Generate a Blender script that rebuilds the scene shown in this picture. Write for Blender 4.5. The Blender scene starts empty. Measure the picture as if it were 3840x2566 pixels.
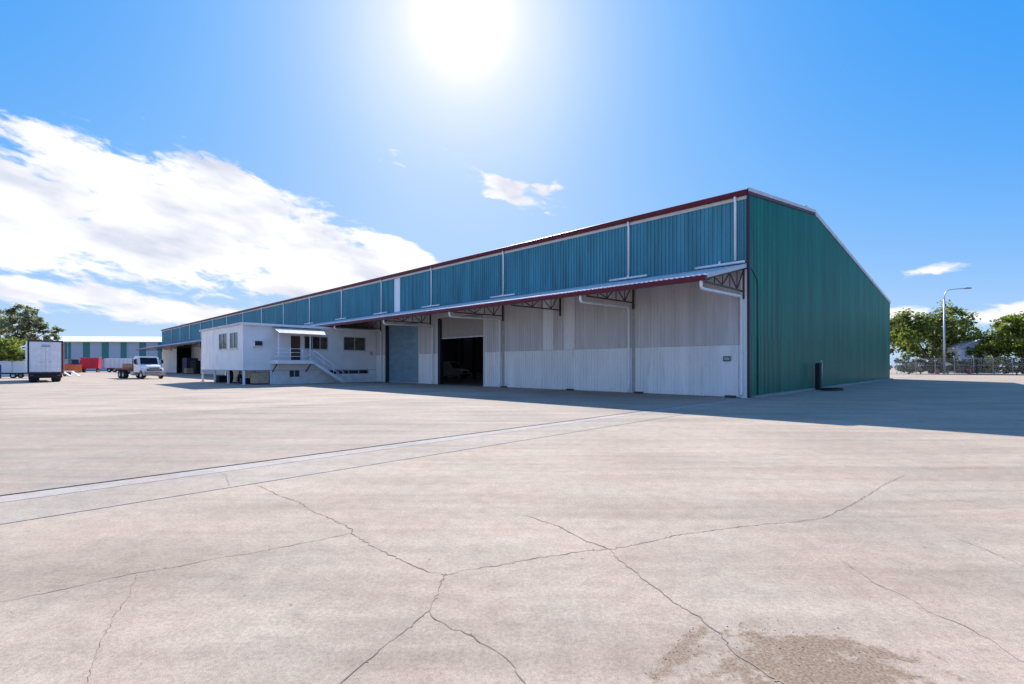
import bpy, math, random
from math import radians as rad, sin, cos, pi, atan2, hypot, sqrt
from mathutils import Vector, Matrix

random.seed(11)
SC = bpy.context.scene
COL = SC.collection

# ------------------------------------------------------------------ camera
cam_d = bpy.data.cameras.new('camera')
cam = bpy.data.objects.new('camera', cam_d)
COL.objects.link(cam)
cam.location = (0, 0, 1.6)
cam.rotation_euler = (rad(90), 0, 0)
cam_d.sensor_width = 36
cam_d.lens = 17.15
cam_d.shift_y = 0.0231
cam_d.clip_end = 6000
cam_d.clip_start = 0.05
SC.camera = cam

# ------------------------------------------------------------------ world
SUN_AZ, SUN_EL = -5.8, 35.4           # azimuth from +Y towards +X, elevation
world = bpy.data.worlds.new('World')
SC.world = world
world.use_nodes = True
wt = world.node_tree
wt.nodes.clear()


def wm(op, a, b=None, c=None, clamp=False):
    n = wt.nodes.new('ShaderNodeMath')
    n.operation = op
    n.use_clamp = clamp
    for i, v in enumerate((a, b, c)):
        if v is None:
            continue
        if isinstance(v, (int, float)):
            n.inputs[i].default_value = v
        else:
            wt.links.new(v, n.inputs[i])
    return n.outputs[0]


def build_world():
    N, L = wt.nodes, wt.links
    out = N.new('ShaderNodeOutputWorld')
    bg = N.new('ShaderNodeBackground')
    sky = N.new('ShaderNodeTexSky')
    sky.sky_type = 'NISHITA'
    sky.sun_disc = False
    sky.sun_elevation = rad(SUN_EL)
    sky.sun_rotation = rad(SUN_AZ)
    sky.altitude = 0
    sky.air_density = 1.0
    sky.dust_density = 0.35
    sky.ozone_density = 2.2
    # the sky model gives how bright and hazy each direction is; the ramp gives this day's deep saturated blue
    ssep = N.new('ShaderNodeSeparateColor')
    L.new(sky.outputs[0], ssep.inputs[0])
    sr = N.new('ShaderNodeValToRGB')
    e = sr.color_ramp.elements
    stops = [(0, (.028, .23, .72)), (.09, (.036, .30, .90)), (.175, (.055, .355, .93)), (.30, (.19, .485, .965)), (.43, (.31, .57, .97)),
             (.56, (.41, .64, .96)), (.85, (.50, .70, .95))]
    while len(e) < len(stops):
        e.new(.5)
    for el_, (p_, c_) in zip(e, stops):
        el_.position = p_
        el_.color = (*c_, 1)
    L.new(wm('MULTIPLY', ssep.outputs[0], .1), sr.inputs[0])
    hsv = N.new('ShaderNodeVectorMath')
    hsv.operation = 'SCALE'
    hsv.inputs['Scale'].default_value = 4.85
    L.new(sr.outputs[0], hsv.inputs[0])
    tc = N.new('ShaderNodeTexCoord')
    sep = N.new('ShaderNodeSeparateXYZ')
    L.new(tc.outputs['Generated'], sep.inputs[0])
    X, Y, Z = sep.outputs
    az = wm('MULTIPLY', wm('ARCTAN2', X, Y), 57.2958)
    el = wm('MULTIPLY', wm('ARCSINE', Z), 57.2958)
    # two octave sets of noise, drawn out along the cloud streets
    comb = N.new('ShaderNodeCombineXYZ')
    tilt = rad(-9)
    ar = wm('ADD', wm('MULTIPLY', az, cos(tilt)), wm('MULTIPLY', el, sin(tilt)))
    er = wm('ADD', wm('MULTIPLY', az, -sin(tilt)), wm('MULTIPLY', el, cos(tilt)))
    L.new(wm('MULTIPLY', ar, 0.13), comb.inputs[0])
    L.new(wm('MULTIPLY', er, 0.36), comb.inputs[1])
    n1 = N.new('ShaderNodeTexNoise')
    n1.inputs['Scale'].default_value = 1.0
    n1.inputs['Detail'].default_value = 9
    n1.inputs['Roughness'].default_value = 0.56
    n1.inputs['Distortion'].default_value = 0.35
    L.new(comb.outputs[0], n1.inputs['Vector'])
    nf = N.new('ShaderNodeTexNoise')
    nf.inputs['Scale'].default_value = 3.4
    nf.inputs['Detail'].default_value = 7
    nf.inputs['Roughness'].default_value = 0.6
    nf.inputs['Distortion'].default_value = 0.5
    L.new(comb.outputs[0], nf.inputs['Vector'])
    nz = wm('ADD', wm('SUBTRACT', n1.outputs[0], 0.5), wm('MULTIPLY', wm('SUBTRACT', nf.outputs[0], 0.5), 0.62))
    # the cloud banks: centre azimuth / elevation, half sizes, tilt, weight
    blobs = [(-50, 12.0, 22, 4.5, -2, 1.0), (-38, 12.7, 17, 4.8, -6, 1.0), (-27, 13.4, 15, 5.0, -16, 1.0),
             (-29, 17.2, 5.5, 2.6, -24, 1.0), (-40.5, 16.6, 6, 2.5, -15, 1.0), (-17, 11.2, 11, 2.6, -9, 1.0),
             (-13.5, 13.0, 6.0, 1.4, -17, 1.0), (-20, 9.2, 13, 1.8, 2, 1.0),
             (-44, 6.2, 9, 1.3, -2, .9), (-33, 5.0, 11, 1.1, -1, .9), (-22, 5.2, 5, 1.0, 3, .8),
             (-1.8, 20.7, 4.6, 1.1, -20, .42), (0.2, 19.1, 4.6, .9, -12, .30), (3.8, 19.7, 2.2, .6, 0, .28),
             (40.4, 8.35, 1.9, .4, 3, .35), (45.6, 4.2, 4.2, 1.1, 4, .9), (38.4, 4.6, 2.4, .8, 0, .8),
             (-13.6, 22.8, 1.4, .6, -35, .18)]
    dens = None
    for (a, e, ra, rb, t, w) in blobs:
        da, de = wm('SUBTRACT', az, a), wm('SUBTRACT', el, e)
        t = rad(t)
        p = wm('MULTIPLY', wm('ADD', wm('MULTIPLY', da, cos(t)), wm('MULTIPLY', de, sin(t))), 1 / ra)
        q = wm('MULTIPLY', wm('ADD', wm('MULTIPLY', da, -sin(t)), wm('MULTIPLY', de, cos(t))), 1 / rb)
        r = wm('SQRT', wm('ADD', wm('MULTIPLY', p, p), wm('MULTIPLY', q, q)))
        b = wm('MULTIPLY', wm('SUBTRACT', 1.12, r), w)
        dens = b if dens is None else wm('MAXIMUM', dens, b)
    # the same broken cloud out of view, its cover raised as white fill light
    n2 = N.new('ShaderNodeTexNoise')
    n2.inputs['Scale'].default_value = 2.2
    n2.inputs['Detail'].default_value = 2
    cz = N.new('ShaderNodeVectorMath')
    cz.operation = 'MULTIPLY'
    cz.inputs[1].default_value = (1, 1, 3)
    L.new(tc.outputs['Generated'], cz.inputs[0])
    L.new(cz.outputs[0], n2.inputs['Vector'])
    away = wm('MULTIPLY', wm('SUBTRACT', wm('ABSOLUTE', az), 58), 0.05, clamp=True)
    gen = wm('SUBTRACT', wm('MULTIPLY', wm('SUBTRACT', n2.outputs[0], 0.56), 5.0),
             wm('SUBTRACT', 1.0, away))
    dens = wm('MAXIMUM', dens, gen)
    d = wm('ADD', wm('MINIMUM', dens, 0.62), wm('MULTIPLY', nz, 1.75))
    mr = N.new('ShaderNodeMapRange')
    mr.interpolation_type = 'SMOOTHSTEP'
    mr.inputs['From Min'].default_value = 0.02
    mr.inputs['From Max'].default_value = 0.42
    L.new(d, mr.inputs['Value'])
    up = wm('MULTIPLY', wm('SUBTRACT', el, 0.3), 0.8, clamp=True)
    cov = wm('MULTIPLY', mr.outputs[0], wm('MULTIPLY', up, 0.97))
    # thickness shading of the clouds
    n3 = N.new('ShaderNodeTexNoise')
    n3.inputs['Scale'].default_value = 0.8
    n3.inputs['Detail'].default_value = 5
    L.new(comb.outputs[0], n3.inputs['Vector'])
    ramp = N.new('ShaderNodeValToRGB')
    ramp.color_ramp.elements[0].position = 0.34
    ramp.color_ramp.elements[0].color = (.62, .66, .78, 1)
    ramp.color_ramp.elements[1].position = 0.56
    ramp.color_ramp.elements[1].color = (1, .99, 1, 1)
    L.new(n3.outputs[0], ramp.inputs[0])
    cl = N.new('ShaderNodeMix')
    cl.data_type = 'RGBA'
    cl.blend_type = 'MULTIPLY'
    cl.inputs['Factor'].default_value = 1
    L.new(ramp.outputs[0], cl.inputs['A'])
    cl.inputs['B'].default_value = (CLOUD, CLOUD, CLOUD, 1)
    mix = N.new('ShaderNodeMix')
    mix.data_type = 'RGBA'
    L.new(cov, mix.inputs['Factor'])
    L.new(hsv.outputs[0], mix.inputs['A'])
    L.new(cl.outputs['Result'], mix.inputs['B'])
    # aureole of the sun in the bright air round it
    sd = N.new('ShaderNodeVectorMath')
    sd.operation = 'DOT_PRODUCT'
    sa, se = rad(SUN_AZ), rad(SUN_EL)
    sd.inputs[1].default_value = (sin(sa) * cos(se), cos(sa) * cos(se), sin(se))
    L.new(tc.outputs['Generated'], sd.inputs[0])
    ang = wm('MULTIPLY', wm('ARCCOSINE', wm('MINIMUM', sd.outputs['Value'], 0.999999)), 57.2958)
    g1 = wm('MULTIPLY', wm('POWER', 2.718, wm('MULTIPLY', wm('POWER', wm('MULTIPLY', ang, 1 / 3.0), 2), -1)), GLOW1)
    g2 = wm('MULTIPLY', wm('POWER', 2.718, wm('MULTIPLY', wm('POWER', wm('MULTIPLY', ang, 1 / 8.5), 1.7), -1)), GLOW2)
    glow = N.new('ShaderNodeMix')
    glow.data_type = 'RGBA'
    glow.blend_type = 'ADD'
    glow.inputs['Factor'].default_value = 1
    gc = N.new('ShaderNodeCombineColor')
    g3 = wm('MULTIPLY', wm('POWER', 2.718, wm('MULTIPLY', ang, -1 / 10.0)), 1.5)
    gs = wm('ADD', wm('ADD', g1, g2), g3)
    L.new(wm('MULTIPLY', gs, 1.3), gc.inputs[0])
    L.new(wm('MULTIPLY', gs, .84), gc.inputs[1])
    L.new(wm('MULTIPLY', gs, .45), gc.inputs[2])
    L.new(mix.outputs['Result'], glow.inputs['A'])
    L.new(gc.outputs[0], glow.inputs['B'])
    L.new(glow.outputs['Result'], bg.inputs['Color'])
    bg.inputs['Strength'].default_value = SKY
    L.new(bg.outputs[0], out.inputs[0])


SKY = 0.10
CLOUD = 5.3
GLOW1, GLOW2 = 3.4, 1.05
build_world()

# ------------------------------------------------------------------ sun
sun_d = bpy.data.lights.new('sun', 'SUN')
sun_d.energy = 4.2
sun_d.angle = rad(0.5)
sun_d.color = (1.0, .955, .90)
sun = bpy.data.objects.new('sun', sun_d)
COL.objects.link(sun)
sun.location = (0, 0, 60)
_s = Vector((sin(rad(SUN_AZ)) * cos(rad(SUN_EL)), cos(rad(SUN_AZ)) * cos(rad(SUN_EL)), sin(rad(SUN_EL))))
sun.rotation_euler = _s.to_track_quat('Z', 'Y').to_euler()

SC.view_settings.view_transform = 'Standard'
SC.view_settings.look = 'None'
SC.view_settings.exposure = 1.07
SC.view_settings.gamma = 1
SC.view_settings.use_curve_mapping = False
SC.cycles.max_bounces = 8
SC.cycles.diffuse_bounces = 4

# ================================================================== helpers
MATS = {}


def mat(name, col, rough=.6, metal=0., var=.12, scale=(1, 1, 1), nscale=3., detail=4, bump=0., bscale=60.,
        spec=.5, dirt=None, coords='Object', trans=0., sheet=None):
    """Principled material whose colour wanders with noise; dirt = (colour, threshold, noise scale)."""
    if name in MATS:
        return MATS[name]
    m = bpy.data.materials.new(name)
    m.use_nodes = True
    nt = m.node_tree
    N, L = nt.nodes, nt.links
    b = N['Principled BSDF']
    b.inputs['Roughness'].default_value = rough
    b.inputs['Metallic'].default_value = metal
    b.inputs['Specular IOR Level'].default_value = spec
    tc = N.new('ShaderNodeTexCoord')
    mp = N.new('ShaderNodeMapping')
    mp.inputs['Scale'].default_value = scale
    if coords == 'World':
        g = N.new('ShaderNodeNewGeometry')
        L.new(g.outputs['Position'], mp.inputs['Vector'])
    else:
        L.new(tc.outputs[coords], mp.inputs['Vector'])
    nz = N.new('ShaderNodeTexNoise')
    nz.inputs['Scale'].default_value = nscale
    nz.inputs['Detail'].default_value = detail
    L.new(mp.outputs[0], nz.inputs['Vector'])
    rp = N.new('ShaderNodeValToRGB')
    c0 = [max(0, c * (1 - var * 1.6)) for c in col]
    c1 = [min(1, c * (1 + var * 1.1)) for c in col]
    rp.color_ramp.elements[0].position = .3
    rp.color_ramp.elements[0].color = (*c0, 1)
    rp.color_ramp.elements[1].position = .7
    rp.color_ramp.elements[1].color = (*c1, 1)
    L.new(nz.outputs[0], rp.inputs[0])
    colour = rp.outputs[0]
    if dirt:
        dcol, th, ds = dirt
        n2 = N.new('ShaderNodeTexNoise')
        n2.inputs['Scale'].default_value = ds
        n2.inputs['Detail'].default_value = 6
        n2.inputs['Roughness'].default_value = .62
        L.new(mp.outputs[0], n2.inputs['Vector'])
        r2 = N.new('ShaderNodeValToRGB')
        r2.color_ramp.elements[0].position = th
        r2.color_ramp.elements[0].color = (0, 0, 0, 1)
        r2.color_ramp.elements[1].position = th + .2
        r2.color_ramp.elements[1].color = (.8, .8, .8, 1)
        L.new(n2.outputs[0], r2.inputs[0])
        mx = N.new('ShaderNodeMix')
        mx.data_type = 'RGBA'
        L.new(r2.outputs[0], mx.inputs['Factor'])
        L.new(colour, mx.inputs['A'])
        mx.inputs['B'].default_value = (*dcol, 1)
        colour = mx.outputs['Result']
    if sheet:
        # every sheet weathered a little differently
        ax, wd, am = sheet
        sp = N.new('ShaderNodeSeparateXYZ')
        L.new(tc.outputs['Object'], sp.inputs[0])
        q = N.new('ShaderNodeMath')
        q.operation = 'SNAP'
        q.inputs[1].default_value = wd
        L.new(sp.outputs[ax], q.inputs[0])
        wn = N.new('ShaderNodeTexWhiteNoise')
        wn.noise_dimensions = '1D'
        L.new(q.outputs[0], wn.inputs['W'])
        mr = N.new('ShaderNodeMapRange')
        mr.inputs['To Min'].default_value = 1 - am
        mr.inputs['To Max'].default_value = 1 + am
        L.new(wn.outputs['Value'], mr.inputs['Value'])
        vs_ = N.new('ShaderNodeVectorMath')
        vs_.operation = 'SCALE'
        L.new(colour, vs_.inputs[0])
        L.new(mr.outputs[0], vs_.inputs['Scale'])
        colour = vs_.outputs[0]
    L.new(colour, b.inputs['Base Color'])
    if bump:
        n3 = N.new('ShaderNodeTexNoise')
        n3.inputs['Scale'].default_value = bscale
        n3.inputs['Detail'].default_value = 5
        L.new(mp.outputs[0], n3.inputs['Vector'])
        bp = N.new('ShaderNodeBump')
        bp.inputs['Strength'].default_value = bump
        bp.inputs['Distance'].default_value = .02
        L.new(n3.outputs[0], bp.inputs['Height'])
        L.new(bp.outputs[0], b.inputs['Normal'])
    if trans:
        tr = N.new('ShaderNodeBsdfTranslucent')
        L.new(colour, tr.inputs['Color'])
        ms = N.new('ShaderNodeMixShader')
        ms.inputs[0].default_value = trans
        L.new(b.outputs[0], ms.inputs[1])
        L.new(tr.outputs[0], ms.inputs[2])
        L.new(ms.outputs[0], N['Material Output'].inputs[0])
    MATS[name] = m
    return m


class MB:
    """collects shapes; build() links them as one mesh object"""

    def __init__(self):
        self.v, self.f = [], []

    def add(self, vs, fs):
        o = len(self.v)
        self.v += [tuple(p) for p in vs]
        self.f += [tuple(i + o for i in q) for q in fs]
        return self

    def box(self, x0, x1, y0, y1, z0, z1):
        return self.add([(x0, y0, z0), (x1, y0, z0), (x1, y1, z0), (x0, y1, z0),
                         (x0, y0, z1), (x1, y0, z1), (x1, y1, z1), (x0, y1, z1)],
                        [(3, 2, 1, 0), (4, 5, 6, 7), (0, 1, 5, 4), (1, 2, 6, 5), (2, 3, 7, 6), (3, 0, 4, 7)])

    def bbox(self, x0, x1, y0, y1, z0, z1, b=.03):
        """box with chamfered edges"""
        vs, idx = [], {}
        for sx in (0, 1):
            for sy in (0, 1):
                for sz in (0, 1):
                    X, Y, Z = (x0, x1)[sx], (y0, y1)[sy], (z0, z1)[sz]
                    dx, dy, dz = (b, -b)[sx], (b, -b)[sy], (b, -b)[sz]
                    for k, p in enumerate(((X, Y + dy, Z + dz), (X + dx, Y, Z + dz), (X + dx, Y + dy, Z))):
                        idx[(sx, sy, sz, k)] = len(vs)
                        vs.append(p)
        I = lambda *a: idx[a]
        fs = [(I(0, 0, 0, 0), I(0, 0, 1, 0), I(0, 1, 1, 0), I(0, 1, 0, 0)), (I(1, 0, 0, 0), I(1, 1, 0, 0), I(1, 1, 1, 0), I(1, 0, 1, 0)),
              (I(0, 0, 0, 1), I(1, 0, 0, 1), I(1, 0, 1, 1), I(0, 0, 1, 1)), (I(0, 1, 0, 1), I(0, 1, 1, 1), I(1, 1, 1, 1), I(1, 1, 0, 1)),
              (I(0, 0, 0, 2), I(0, 1, 0, 2), I(1, 1, 0, 2), I(1, 0, 0, 2)), (I(0, 0, 1, 2), I(1, 0, 1, 2), I(1, 1, 1, 2), I(0, 1, 1, 2))]
        for a in (0, 1):
            for c in (0, 1):
                fs.append((I(a, c, 0, 0), I(a, c, 1, 0), I(a, c, 1, 1), I(a, c, 0, 1)))
                fs.append((I(a, 0, c, 0), I(a, 1, c, 0), I(a, 1, c, 2), I(a, 0, c, 2)))
                fs.append((I(0, a, c, 1), I(1, a, c, 1), I(1, a, c, 2), I(0, a, c, 2)))
                for e in (0, 1):
                    fs.append((I(a, c, e, 0), I(a, c, e, 1), I(a, c, e, 2)))
        return self.add(vs, fs)

    def beam(self, p, q, w=.06, h=None):
        h = h or w
        p, q = Vector(p), Vector(q)
        d = (q - p).normalized()
        up = Vector((0, 0, 1)) if abs(d.z) < .95 else Vector((1, 0, 0))
        s = d.cross(up).normalized() * w / 2
        u = s.cross(d).normalized() * h / 2
        vs = [a + i * s + j * u for a in (p, q) for i, j in ((-1, -1), (1, -1), (1, 1), (-1, 1))]
        return self.add(vs, [(3, 2, 1, 0), (4, 5, 6, 7), (0, 1, 5, 4), (1, 2, 6, 5), (2, 3, 7, 6), (3, 0, 4, 7)])

    def tube(self, pts, r, seg=10, r1=None, cap=True):
        pts = [Vector(p) for p in pts]
        n = len(pts)
        rings = []
        prev = None
        for i, p in enumerate(pts):
            t = (pts[min(i + 1, n - 1)] - pts[max(i - 1, 0)]).normalized()
            if prev is None:
                a = Vector((0, 0, 1)) if abs(t.z) < .9 else Vector((1, 0, 0))
                u = t.cross(a).normalized()
            else:
                u = (prev - t * prev.dot(t)).normalized()
            prev = u
            w = t.cross(u)
            rr = r if r1 is None else r + (r1 - r) * i / max(1, n - 1)
            rings.append([p + rr * (cos(2 * pi * k / seg) * u + sin(2 * pi * k / seg) * w) for k in range(seg)])
        vs = [v for q in rings for v in q]
        fs = [(i * seg + k, i * seg + (k + 1) % seg, (i + 1) * seg + (k + 1) % seg, (i + 1) * seg + k)
              for i in range(n - 1) for k in range(seg)]
        if cap:
            fs += [tuple(range(seg))[::-1], tuple(range((n - 1) * seg, n * seg))]
        return self.add(vs, fs)

    def prism(self, poly, axis, a, b, poly2=None):
        """polygon given in the two other axes, extruded along axis from a to b (poly2 = the far outline)"""
        def P(q, t):
            return {'x': (t, q[0], q[1]), 'y': (q[0], t, q[1]), 'z': (q[0], q[1], t)}[axis]
        n = len(poly)
        vs = [P(q, a) for q in poly] + [P(q, b) for q in (poly2 or poly)]
        return self.add(vs, [tuple(range(n))[::-1], tuple(range(n, 2 * n))] +
                        [(i, (i + 1) % n, n + (i + 1) % n, n + i) for i in range(n)])

    def lathe(self, prof, axis='y', seg=20, c=(0, 0, 0)):
        """profile of (radius, offset along axis), closed loop of profile"""
        n = len(prof)
        vs = []
        for k in range(seg):
            a = 2 * pi * k / seg
            for r, t in prof:
                x, y, z = (r * cos(a), t, r * sin(a)) if axis == 'y' else (r * cos(a), r * sin(a), t)
                vs.append((x + c[0], y + c[1], z + c[2]))
        return self.add(vs, [(k * n + i, k * n + (i + 1) % n, ((k + 1) % seg) * n + (i + 1) % n, ((k + 1) % seg) * n + i)
                             for k in range(seg) for i in range(n)])

    def build(self, name, m, parent=None, smooth=False):
        me = bpy.data.meshes.new(name)
        me.from_pydata(self.v, [], self.f)
        me.materials.append(m)
        me.validate()
        if smooth:
            me.polygons.foreach_set('use_smooth', [True] * len(me.polygons))
        me.update()
        o = bpy.data.objects.new(name, me)
        COL.objects.link(o)
        o.parent = parent
        return o


def fix_normals(o):
    import bmesh
    bm = bmesh.new()
    bm.from_mesh(o.data)
    bmesh.ops.recalc_face_normals(bm, faces=bm.faces)
    bm.to_mesh(o.data)
    bm.free()
    return o


def bevel(o, w=.02, seg=2):
    md = o.modifiers.new('bevel', 'BEVEL')
    md.width = w
    md.segments = seg
    md.limit_method = 'ANGLE'
    return o


def tag(o, label, cat, group=None):
    o['label'] = label
    o['category'] = cat
    if group:
        o['group'] = group
    return o


def empty(name, loc, rz=0.):
    o = bpy.data.objects.new(name, None)
    o.empty_display_size = .3
    COL.objects.link(o)
    o.location = loc
    o.rotation_euler = (0, 0, rz)
    return o


def thing(name, loc, rz, label, cat, group=None):
    return tag(empty(name, loc, rz), label, cat, group)


def copy_tree(o, parent=None):
    c = o.copy()
    COL.objects.link(c)
    c.parent = parent
    for ch in list(o.children):
        copy_tree(ch, c)
    return c


# warehouse frame: x runs along the gable into the building, y along the long wall away from the camera
RZ = atan2(.7157, .6985)
CX, CY = 11.64, 24.17


def BW(x, y, z=0.):
    return (CX + .6985 * x - .7157 * y, CY + .7157 * x + .6985 * y, z)


# ================================================================== materials
def concrete(name, col, var=.16, stains=True, mud=False):
    m = bpy.data.materials.new(name)
    m.use_nodes = True
    nt = m.node_tree
    N, L = nt.nodes, nt.links
    b = N['Principled BSDF']
    b.inputs['Roughness'].default_value = .86
    b.inputs['Specular IOR Level'].default_value = .06
    g = N.new('ShaderNodeNewGeometry')
    P = g.outputs['Position']

    def noise(scale, detail, rough=.55, vec=None, dist=0.):
        n = N.new('ShaderNodeTexNoise')
        n.inputs['Scale'].default_value = scale
        n.inputs['Detail'].default_value = detail
        n.inputs['Roughness'].default_value = rough
        n.inputs['Distortion'].default_value = dist
        L.new(vec or P, n.inputs['Vector'])
        return n.outputs[0]

    def ramp(v, p0, c0, p1, c1):
        r = N.new('ShaderNodeValToRGB')
        r.color_ramp.elements[0].position = p0
        r.color_ramp.elements[0].color = (*c0, 1) if len(c0) == 3 else c0
        r.color_ramp.elements[1].position = p1
        r.color_ramp.elements[1].color = (*c1, 1)
        L.new(v, r.inputs[0])
        return r.outputs[0]

    def mix(mode, f, a, b2):
        x = N.new('ShaderNodeMix')
        x.data_type = 'RGBA'
        x.blend_type = mode
        if isinstance(f, (int, float)):
            x.inputs['Factor'].default_value = f
        else:
            L.new(f, x.inputs['Factor'])
        for k, v in (('A', a), ('B', b2)):
            if isinstance(v, tuple):
                x.inputs[k].default_value = (*v, 1)
            else:
                L.new(v, x.inputs[k])
        return x.outputs['Result']
    g3 = lambda v: (v, v, v)
    c = ramp(noise(.35, 6, .6), .3, tuple(k * (1 - var) for k in col), .7, tuple(k * (1 + var * .6) for k in col))
    # warm and cool drifts
    c = mix('MULTIPLY', .8, c, ramp(noise(.9, 3), .35, (1.0, .965, .935), .65, (.95, 1.0, .985)))
    # tyre wear drawn out across the traffic direction
    mp = N.new('ShaderNodeMapping')
    mp.inputs['Rotation'].default_value = (0, 0, rad(-42))
    mp.inputs['Scale'].default_value = (.12, 1.3, 1)
    L.new(P, mp.inputs['Vector'])
    c = mix('MULTIPLY', .85, c, ramp(noise(.9, 7, .66, mp.outputs[0], .3), .36, (.79, .79, .79), .55, (1, 1, 1)))
    mp2 = N.new('ShaderNodeMapping')
    mp2.inputs['Rotation'].default_value = (0, 0, rad(-12))
    mp2.inputs['Scale'].default_value = (.10, 2.6, 1)
    L.new(P, mp2.inputs['Vector'])
    c = mix('MULTIPLY', .45, c, ramp(noise(1.1, 6, .64, mp2.outputs[0], .2), .32, (.76, .75, .75), .46, (1, 1, 1)))
    # mottling and grain
    c = mix('MULTIPLY', .7, c, ramp(noise(5.5, 6, .7), .32, (.80, .79, .79), .60, (1.05, 1.05, 1.05)))
    c = mix('MULTIPLY', .9, c, ramp(noise(34, 5, .75), .33, (.74, .72, .71), .60, (1.06, 1.06, 1.06)))
    c = mix('MULTIPLY', .7, c, ramp(noise(150, 3, .7), .38, (.58, .56, .55), .55, (1.05, 1.05, 1.05)))
    if stains:
        s = ramp(noise(1.15, 6, .6, None, .4), .64, (0, 0, 0), .74, (.55, .55, .55))
        c = mix('MULTIPLY', s, c, (.70, .68, .67))
        v = N.new('ShaderNodeTexVoronoi')
        v.inputs['Scale'].default_value = 2.3
        L.new(P, v.inputs['Vector'])
        s = ramp(v.outputs['Distance'], .018, (.75, .75, .75), .04, (0, 0, 0))
        c = mix('MULTIPLY', s, c, (.42, .40, .39))
    if mud:
        # dried mud: own shapes on the slab (centre, half sizes, angle, strength)
        for (x, y, a, bb, t, st) in ((1.62, 2.53, .60, .33, -8, 1.), (1.70, 2.78, .46, .16, -12, 1.), (.92, 2.70, .42, .06, 50, .85),
                                     (1.02, 2.45, .22, .07, 0, .55), (1.13, 2.92, .09, .035, 45, .7)):
            m3 = N.new('ShaderNodeMapping')
            m3.vector_type = 'TEXTURE'
            m3.inputs['Location'].default_value = (x, y, 0)
            m3.inputs['Rotation'].default_value = (0, 0, rad(t))
            m3.inputs['Scale'].default_value = (a, bb, 1)
            L.new(P, m3.inputs['Vector'])
            ln = N.new('ShaderNodeVectorMath')
            ln.operation = 'LENGTH'
            L.new(m3.outputs[0], ln.inputs[0])
            k = N.new('ShaderNodeMath')
            k.operation = 'SUBTRACT'
            k.inputs[0].default_value = 1.05
            L.new(ln.outputs['Value'], k.inputs[1])
            k2 = N.new('ShaderNodeMath')
            k2.operation = 'MULTIPLY_ADD'
            L.new(noise(8, 9, .74), k2.inputs[0])
            k2.inputs[1].default_value = 4.4
            k2.inputs[2].default_value = -2.15
            k3 = N.new('ShaderNodeMath')
            k3.operation = 'ADD'
            L.new(k.outputs[0], k3.inputs[0])
            L.new(k2.outputs[0], k3.inputs[1])
            s = ramp(k3.outputs[0], .06, (0, 0, 0), .55, (st, st, st))
            c = mix('MIX', s, c, ramp(noise(60, 4, .7), .35, (.16, .11, .075), .65, (.32, .24, .175)))
    L.new(c, b.inputs['Base Color'])
    bp = N.new('ShaderNodeBump')
    bp.inputs['Strength'].default_value = .2
    bp.inputs['Distance'].default_value = .006
    L.new(noise(90, 5, .7), bp.inputs['Height'])
    L.new(bp.outputs[0], b.inputs['Normal'])
    return m


CONC = (.492, .398, .322)
M_slab = concrete('concrete_near', CONC, mud=True)
M_slab2 = concrete('concrete_grey', (.435, .36, .30))
M_slab3 = concrete('concrete_far', (.505, .415, .342))
M_drain = concrete('concrete_drain', (.455, .385, .325), stains=False)
M_edge = concrete('concrete_edge', (.475, .42, .385), .08, stains=False)
M_joint = mat('joint_filler', (.05, .046, .044), .95)
M_crack = mat('crack_dark', (.23, .175, .14), .95, var=.3)
M_dirt = mat('dirt_ground', (.34, .28, .22), .95, nscale=.3, dirt=((.16, .17, .08), .52, .12), coords='World')
M_crumb = mat('mud_crumb', (.20, .155, .125), .9, var=.5, nscale=9, coords='World')

M_green_sky = mat('green_sheet_skyblue', (.052, .245, .315), .42, var=.18, scale=(1, 1, .10), nscale=2.2, spec=.45, bump=.06, bscale=5, sheet=(1, .8, .07), dirt=((.05, .17, .24), .62, 1.4))  # green cladding with the sky's blue reflection mixed into its base colour
M_green = mat('green_sheet', (.003, .185, .128), .36, var=.16, scale=(1, 1, .10), nscale=2.0, spec=.32, bump=.06, bscale=5, sheet=(0, .8, .12), dirt=((.012, .13, .11), .60, 1.2))
M_grey = mat('grey_sheet', (.63, .60, .605), .5, var=.08, scale=(1, 1, .12), nscale=2.0, sheet=(1, .76, .04), dirt=((.42, .38, .36), .66, 1.6))
M_white = mat('white_sheet', (.86, .85, .85), .5, var=.05, scale=(1, 1, .15), nscale=1.5, sheet=(1, .76, .04), dirt=((.56, .53, .49), .60, 2.2))
M_cream = mat('cream_sheet', (.66, .62, .57), .5, var=.06, scale=(1, 1, .15), nscale=1.5)
M_maroon = mat('maroon_gutter', (.13, .012, .025), .45, var=.15, spec=.25)
M_pipe = mat('white_pipe', (.87, .86, .86), .45, var=.05)
M_zinc = mat('zinc_roof', (.60, .60, .62), .6, metal=.15, var=.1, nscale=.8)
M_steel = mat('brown_steel', (.075, .045, .035), .6, var=.2)
M_dark = mat('dark_flashing', (.012, .018, .03), .5)
M_roller = mat('roller_blue', (.30, .44, .52), .42, metal=.2, var=.12, scale=(1, 1, 3), nscale=1.0, spec=.5)
M_roller2 = mat('roller_beige', (.42, .385, .36), .5, var=.06)
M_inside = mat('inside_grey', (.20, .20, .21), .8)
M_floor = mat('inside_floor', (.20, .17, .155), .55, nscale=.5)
M_owall = mat('office_white', (.86, .83, .83), .55, var=.05, nscale=.9, dirt=((.52, .49, .49), .70, 1.2))
M_owall2 = mat('office_block', (.80, .79, .82), .7, var=.07, nscale=2, dirt=((.40, .39, .40), .66, 1.5))
M_glass = mat('dark_glass', (.02, .022, .028), .08, var=.1, spec=.7)
M_frame = mat('window_frame', (.60, .59, .60), .4, metal=.3)
M_olive = mat('yard_reflection_glass', (.085, .08, .06), .12, var=.35, nscale=1.5, spec=.6)  # lighter olive pane: the yard's reflection put into the colour
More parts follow.
